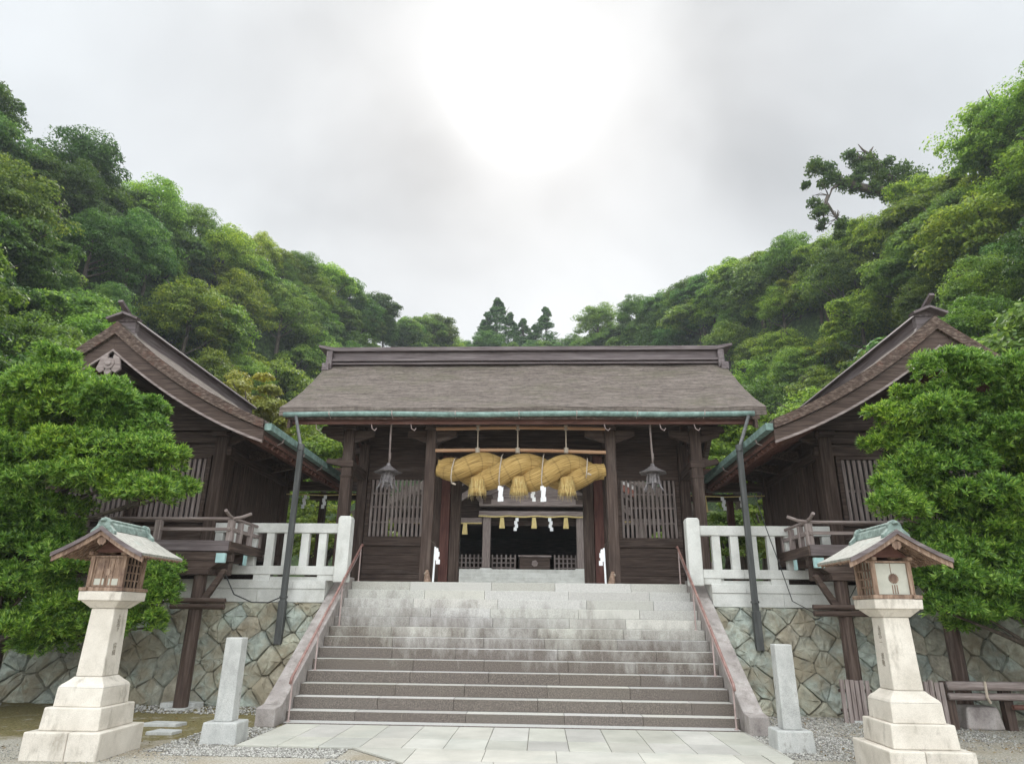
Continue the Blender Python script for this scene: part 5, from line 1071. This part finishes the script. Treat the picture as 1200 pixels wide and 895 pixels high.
# ------------------------------------------------------------------ forest trees
def crown_quads(seed, H, Rr, nclump, per, leaf, flat=.62, base=.30, kind='broad'):
    g = np.random.default_rng(seed); Q = []
    cz = H*(base+1)/2; hz = H*(1-base)/2
    for i in range(nclump):
        if kind == 'conifer':
            f = g.uniform(0, 1)**.8; z = H*(base+(1-base)*f); r = Rr*(1-f)**.8*g.uniform(.55, 1.0); a = g.uniform(0, 6.28); c = np.array([r*math.cos(a), r*math.sin(a), z]); cr = .35+.55*(1-f); fl = .45
        else:
            d = g.normal(size=3); d /= np.linalg.norm(d); d[2] = abs(d[2])*1.0-.35*(g.random() < .45); q = g.uniform(.55, .92)
            lump = 1+.22*math.sin(3*math.atan2(d[1], d[0])+seed)+.12*math.sin(5*d[2]+seed*2)
            c = np.array([d[0]*Rr*q*lump, d[1]*Rr*q*lump, cz+d[2]*hz*q]); cr = g.uniform(.14, .40)*Rr*(75/nclump)**.25; fl = g.uniform(.42, .8)
        n = int(per*g.uniform(.7, 1.3)); d = g.normal(size=(n, 3)); d /= np.linalg.norm(d, axis=1, keepdims=True); d[:, 2] = np.where(d[:, 2] < -.2, -d[:, 2], d[:, 2])
        p = c+d*np.array([cr, cr, cr*fl])*g.uniform(.65, 1.08, (n, 1)); nn = d*np.array([.8, .8, 1.1])+np.array([0, 0, .35])+g.normal(0, .42, (n, 3)); nn /= np.linalg.norm(nn, axis=1, keepdims=True)
        t = np.cross(nn, g.normal(size=(n, 3))); t /= np.linalg.norm(t, axis=1, keepdims=True); b = np.cross(nn, t); L = (leaf*g.uniform(.6, 1.3, n))[:, None]
        Q.append(np.stack([p-t*L*.5, p+b*L*.3, p+t*L*.5, p-b*L*.3], 1))
    return np.concatenate(Q)
def trunk_mesh(seed, H, Rr):
    rd = random.Random(seed); mb = MB(); x = y = 0; pts = [(0, 0, -1.5)]
    for k in range(1, 6): x += rd.uniform(-.15, .15); y += rd.uniform(-.15, .15); pts.append((x, y, H*.8*k/5))
    mb.path(pts, [.22, .19, .16, .12, .08, .03], 7)
    for k in range(6):
        z = H*rd.uniform(.3, .65); a = rd.uniform(0, 6.28); r = Rr*rd.uniform(.5, .85); mb.path([(x*z/H, y*z/H, z), (math.cos(a)*r*.5, math.sin(a)*r*.5, z+.10*H), (math.cos(a)*r, math.sin(a)*r, z+.22*H)], [.09, .06, .02], 5)
    return mb
protos = []
for k, (H, Rr, nc, per, kind) in enumerate(((6.5, 3.0, 95, 260, 'broad'), (7.0, 2.7, 120, 190, 'broad'), (5.6, 3.2, 70, 340, 'broad'), (8.4, 3.1, 150, 160, 'broad'), (6.0, 2.6, 60, 360, 'broad'), (10.5, 3.1, 130, 140, 'conifer'))):
    cq = crown_quads(50+k, H, Rr, nc, per, (.20, .15, .24, .17, .19, .20)[k], base=.08 if kind == 'broad' else .12, kind=kind)
    co = quads('crown', cq, FOREST, None, link=False); tm = trunk_mesh(k, H, Rr); to = tm.build('trunk', BARK, None, smooth=True, local=True); COL.objects.unlink(to)
    protos.append((co, to))
def place_tree(name, k, p, sc, rot, col, label, cat='tree', group=None, squash=1.0):
    e = bpy.data.objects.new(name, None); COL.objects.link(e); e.location = p; e.rotation_euler = (0, 0, rot); e.scale = (sc, sc, sc*squash); tag(e, label, cat, group)
    for src in protos[k]:
        c = src.copy(); COL.objects.link(c); c.parent = e
        if src.name.startswith('crown'): c.color = (*col, 1)
    return e
PAL = {'mid green': (1.0, 1.05, 1.0), 'bright green': (1.5, 1.5, 1.2), 'deep green': (.50, .62, .62), 'yellowish green': (1.6, 1.42, .9), 'bluish green': (.72, .92, 1.2), 'olive': (1.35, 1.1, .75)}
NAMES = list(PAL)
def project(p):
    d = Vector(p)-CAMLOC; z = d.dot(fw)
    if z < .5: return None
    return 600+CAM_F*d.dot(r2)/z, 447.5-CAM_F*d.dot(u2)/z
cands = []
rf_ = random.Random(21)
for side, F, Rg in (('left', LF, LR), ('right', RF, RRg)):
    u = .2
    while u < 7.9:
        a = interp(F, u); b = interp(Rg, u); ln = math.dist(a, b); dist = a[1]
        sp = 3.3 + .010*max(dist-20, 0)*1.0 + .9
        nrow = int(ln/sp); 
        for j in range(nrow+1):
            v = min((j+rf_.uniform(-.3, .3)+.25)/nrow, 1.0)
            uu = u+rf_.uniform(-.25, .25)*.4; p = hillpt(F, Rg, uu, max(v, 0.02)); cands.append((side, p, v, sp))
        for vv in (.93, 1.0):
            uu = u+rf_.uniform(-.1, .1); cands.append((side, tuple(hillpt(F, Rg, uu, vv)[k]-(0, 0, .9)[k] for k in range(3)), vv, sp*.55))
        seg = int(u); du = math.dist(interp([tuple((x+y)/2 for x, y in zip(f, r)) for f, r in zip(F, Rg)], seg), interp([tuple((x+y)/2 for x, y in zip(f, r)) for f, r in zip(F, Rg)], seg+1))
        u += sp/du
vis = []
for side, p, v, sp in cands:
    q = project((p[0], p[1], p[2]+4))
    if q is None or not (-110 < q[0] < 1310 and -80 < q[1] < 560): continue
    if 360 < q[0] < 870 and q[1] > 440: continue
    vis.append((math.dist(p, CAMLOC), side, p, v, sp))
vis.sort(); print('forest trees', len(vis)); vis = vis[:292]
for i, (dist, side, p, v, sp) in enumerate(vis):
    if math.hypot(p[0], p[1]-19) < 17 and p[1] < 27: pass
    r = rf_.random(); h = math.sin(p[0]*.13+p[1]*.09)+rf_.uniform(-.9, .9)
    nm = 'deep green' if h < -.8 else 'bluish green' if h < -.45 else 'mid green' if h < .3 else 'bright green' if h < .85 else 'olive' if r < .45 else 'yellowish green'
    if dist > 85 and nm in ('yellowish green', 'olive'): nm = 'mid green'
    br = rf_.uniform(.72, 1.2); col = tuple(c*br*rf_.uniform(.92, 1.08) for c in PAL[nm]); k = rf_.choice((0, 1, 2, 3, 4))
    alt = 'low on' if v < .3 else 'halfway up' if v < .65 else 'high on' if v < .93 else 'on the skyline of'
    dd = 'nearest part' if dist < 38 else 'middle part' if dist < 68 else 'farthest part'
    shape = ('broad domed', 'rounded', 'low spreading', 'tall full', 'compact')[k]
    place_tree('broadleaf_tree', k, p, (.54+.075*sp+.0011*dist)*rf_.uniform(.78, 1.28), rf_.uniform(0, 6.28), col, f'{shape} {nm} tree {alt} the {side} hillside, {dd}', 'tree', 'broadleaf trees covering the hillsides', rf_.uniform(.85, 1.1))
# conifers in the saddle behind the gate
for i, (x, y, z, sc, l) in enumerate(((-8.9, 108, 42.6, .95, 'leftmost dark conifer in the saddle above the gate ridge'), (-7.0, 109, 43.2, 1.2, 'tallest dark conifer in the saddle above the gate ridge'), (-4.9, 111, 42.8, 1.05, 'dark conifer just right of the tallest one above the gate ridge'), (-2.6, 112, 42.6, 1.0, 'dark conifer in the middle of the saddle above the gate ridge'), (-.6, 109, 43.0, .72, 'small dark conifer left of the lone one above the gate ridge'), (1.5, 110, 42.9, 1.1, 'lone thin dark conifer at the right end of the saddle'))):
    place_tree('conifer', 5, (x, y, z), sc, i*1.3, (.42, .60, .66), l, 'tree', 'conifers in the saddle')
for i in range(15):
    x = -16+i*1.9; place_tree('broadleaf_tree', (i*2) % 5, (x, 104+abs(i-7)*.4, 39.5+.25*abs(i-8)-(1.2 if i % 2 else 0)), .85, i, PAL['bluish green' if i % 3 else 'mid green'], 'rounded bluish green tree in the saddle behind the gate ridge', 'tree', 'broadleaf trees in the saddle')
# individual trees
def shrub(name, p, H, Rr, mat, label, seed, cat='shrub', nc=60, per=180, leaf=.12, group=None):
    e = thing(name, label, cat, p, group); q = crown_quads(seed, H, Rr, nc, per, leaf, base=.05); o = quads('foliage', q, mat, e)
    tm = trunk_mesh(seed, H, Rr); tm.build('trunk', BARK, e, smooth=True, local=True); return e
shrub('golden_tree', (-11.3, 26, 4.2), 7.2, 1.9, YELL, 'golden yellow leafy tree showing between the left wing roof and the gate roof', 71, 'tree', 90, 260, .15)
shrub('leafy_shrub', (-8.0, 25.5, 3.6), 5.6, 1.9, FOREST, 'dense green shrub tree behind the gap between the left wing and the gate roof', 72, 'tree', 90, 240, .14)
shrub('leafy_shrub', (7.9, 25.5, 3.6), 6.2, 1.9, FOREST, 'dense green shrub tree behind the gap between the right wing and the gate roof', 73, 'tree', 90, 240, .14)
for i, (x, y, H, r, l) in enumerate(((-6.7, 22.6, 3.0, 1.15, 'bright yellow-green bush behind the left fence, nearer the wing'), (-5.3, 23.2, 2.7, 1.1, 'bright yellow-green bush behind the left fence, nearer the gate'), (-8.6, 24.5, 3.4, 1.3, 'tall yellow-green bush at the back left of the courtyard'))):
    shrub('bush', (x, y, FL-.05), H, r, SHRUB, l, 80+i, 'bush', 55, 200, .11, 'bushes behind the left fence')
for i, (x, y, H, r, l) in enumerate(((6.6, 22.6, 3.0, 1.15, 'green bush behind the right fence, nearer the wing'), (5.2, 23.4, 2.6, 1.1, 'green bush behind the right fence, nearer the gate'), (8.4, 24.5, 3.6, 1.3, 'tall green bush at the back right of the courtyard'))):
    o = shrub('bush', (x, y, FL-.05), H, r, FOREST if i == 1 else SHRUB, l, 90+i, 'bush', 55, 200, .11, 'bushes behind the right fence')
for o in bpy.data.objects:
    if o.type == 'MESH' and o.data.materials and o.data.materials[0] == FOREST and o.name.startswith('foliage'): o.color = (1.15, 1.1, .9, 1)
# leaning tree that reaches out from the right skyline
t = thing('leaning_tree', 'dark leaning tree whose long limb droops out over the sky from the right hill', 'tree', (31.5, 48, 31))
mb = MB()
mb.path([(33, 48.5, 32.0), (30.5, 48, 34.2), (28.6, 48, 34.9), (27, 48, 35.3), (25.6, 48, 35.9), (24.6, 48, 36.9)], [.55, .5, .42, .35, .28, .12], 9)
mb.path([(30.5, 48, 34.2), (29.6, 48, 35.9), (28.7, 48, 37.4), (28.2, 48, 38.7), (28.6, 48, 39.3)], [.4, .32, .24, .14, .04], 8)
for a, b, c in (((28.7, 48, 37.4), (27.6, 48, 38.2), (26.6, 48, 38.5)), ((28.2, 48, 38.5), (27.7, 48, 39.0), (27.4, 48, 39.6)), ((25.6, 48, 35.9), (24.6, 48, 35.2), (24.0, 48, 33.8)), ((24.2, 48, 34.6), (23.6, 48, 33.2), (23.5, 48, 31.6)), ((24.6, 48, 36.9), (23.9, 48, 37.4), (23.4, 48, 37.9)), ((24.0, 48, 33.8), (24.6, 48, 32.4), (24.9, 48, 31.2))): mb.path([a, b, c], [.14, .09, .03], 6)
for _ in range(70):
    a = random.choice([(24.6,36.9),(25.6,35.9),(24.2,34.6),(23.5,31.9),(27.6,38.2),(28.2,38.5),(26.8,35.4),(24.6,32.4),(29.0,36.8),(30.0,35.2)]); e = (a[0]+random.uniform(-1.2,.8), a[1]+random.uniform(-.9,1.1)); mb.path([(a[0], 48, a[1]), ((a[0]+e[0])/2, 48+random.uniform(-.3,.3), (a[1]+e[1])/2+.12), (e[0], 48+random.uniform(-.5,.5), e[1])], [.045, .03, .012], 4)
mb.build('trunk', BARK, t, smooth=True)
gg = np.random.default_rng(3); Q = []
for (x, z, r) in ((24.3, 37.3, .75), (23.6, 37.7, .6), (23.2, 36.9, .6), (24.8, 36.2, .7), (25.4, 35.6, .65), (24.2, 35.9, .5), (26.2, 36.0, .4), (23.2, 33.9, .55), (23.7, 33.3, .55), (23.0, 32.7, .5), (23.3, 31.9, .4), (24.6, 31.6, .45), (25.0, 31.9, .4), (24.3, 30.9, .35), (22.7, 35.6, .35), (26.5, 38.4, .5), (27.2, 38.3, .6), (27.9, 37.9, .7), (27.4, 37.2, .6), (28.4, 37.0, .7), (26.9, 36.6, .45), (29.2, 36.3, .9), (30.2, 35.6, 1.0), (28.2, 35.8, .5), (29.8, 34.6, .9), (28.9, 34.3, .6), (31.4, 36.0, 1.2), (27.6, 35.1, .45), (31, 34, 1.1), (26.6, 35.2, .4), (28.0, 34.8, .5), (29.4, 37.4, .5), (27.0, 35.8, .45), (29.2, 35.2, .8), (28.6, 36.2, .5), (30.4, 36.8, .8)):
    for _ in range(3):
        n = int(260*r); d = gg.normal(size=(n, 3)); d /= np.linalg.norm(d, axis=1, keepdims=True); p = np.array([x+gg.uniform(-.2, .2), 48+gg.uniform(-.6, .6), z+gg.uniform(-.2, .2)])+d*np.array([r, r, r*.75])*gg.uniform(.4, 1.1, (n, 1)); nn = gg.normal(size=(n, 3)); nn /= np.linalg.norm(nn, axis=1, keepdims=True)
        tt = np.cross(nn, gg.normal(size=(n, 3))); tt /= np.linalg.norm(tt, axis=1, keepdims=True); b = np.cross(nn, tt); L = gg.uniform(.14, .3, (n, 1)); Q.append(np.stack([p-tt*L*.5, p+b*L*.3, p+tt*L*.5, p-b*L*.3], 1))
o = quads('foliage', np.concatenate(Q), FOREST, t, (31.5, 48, 31)); o.color = (.5, .55, .6, 1)
place_tree('broadleaf_tree', 3, (32.6, 37.5, 26.0), 1.05, 1.0, (.85, .8, .7), 'tall upright tree standing on the right skyline near the photo edge', 'tree')
place_tree('broadleaf_tree', 4, (-38.5, 36.0, 31.4), 1.0, 1.0, (.5, .6, .55), 'dark layered tree on the left skyline at the photo edge', 'tree')

# ------------------------------------------------------------------ damp air in the valley
hm = bpy.data.materials.new('haze'); hm.use_nodes = True; nt = hm.node_tree; nt.nodes.clear()
o_ = N(nt, 'ShaderNodeOutputMaterial'); pv_ = N(nt, 'ShaderNodeVolumePrincipled'); pv_.inputs['Color'].default_value = (.86, .93, 1, 1); pv_.inputs['Density'].default_value = .0006; pv_.inputs['Anisotropy'].default_value = .2
nt.links.new(pv_.outputs[0], o_.inputs['Volume'])
tag(MB().box(-605, 605, -605, 605, -3, 78).build('haze', hm), 'thin damp haze in the valley air', 'haze', kind='stuff')
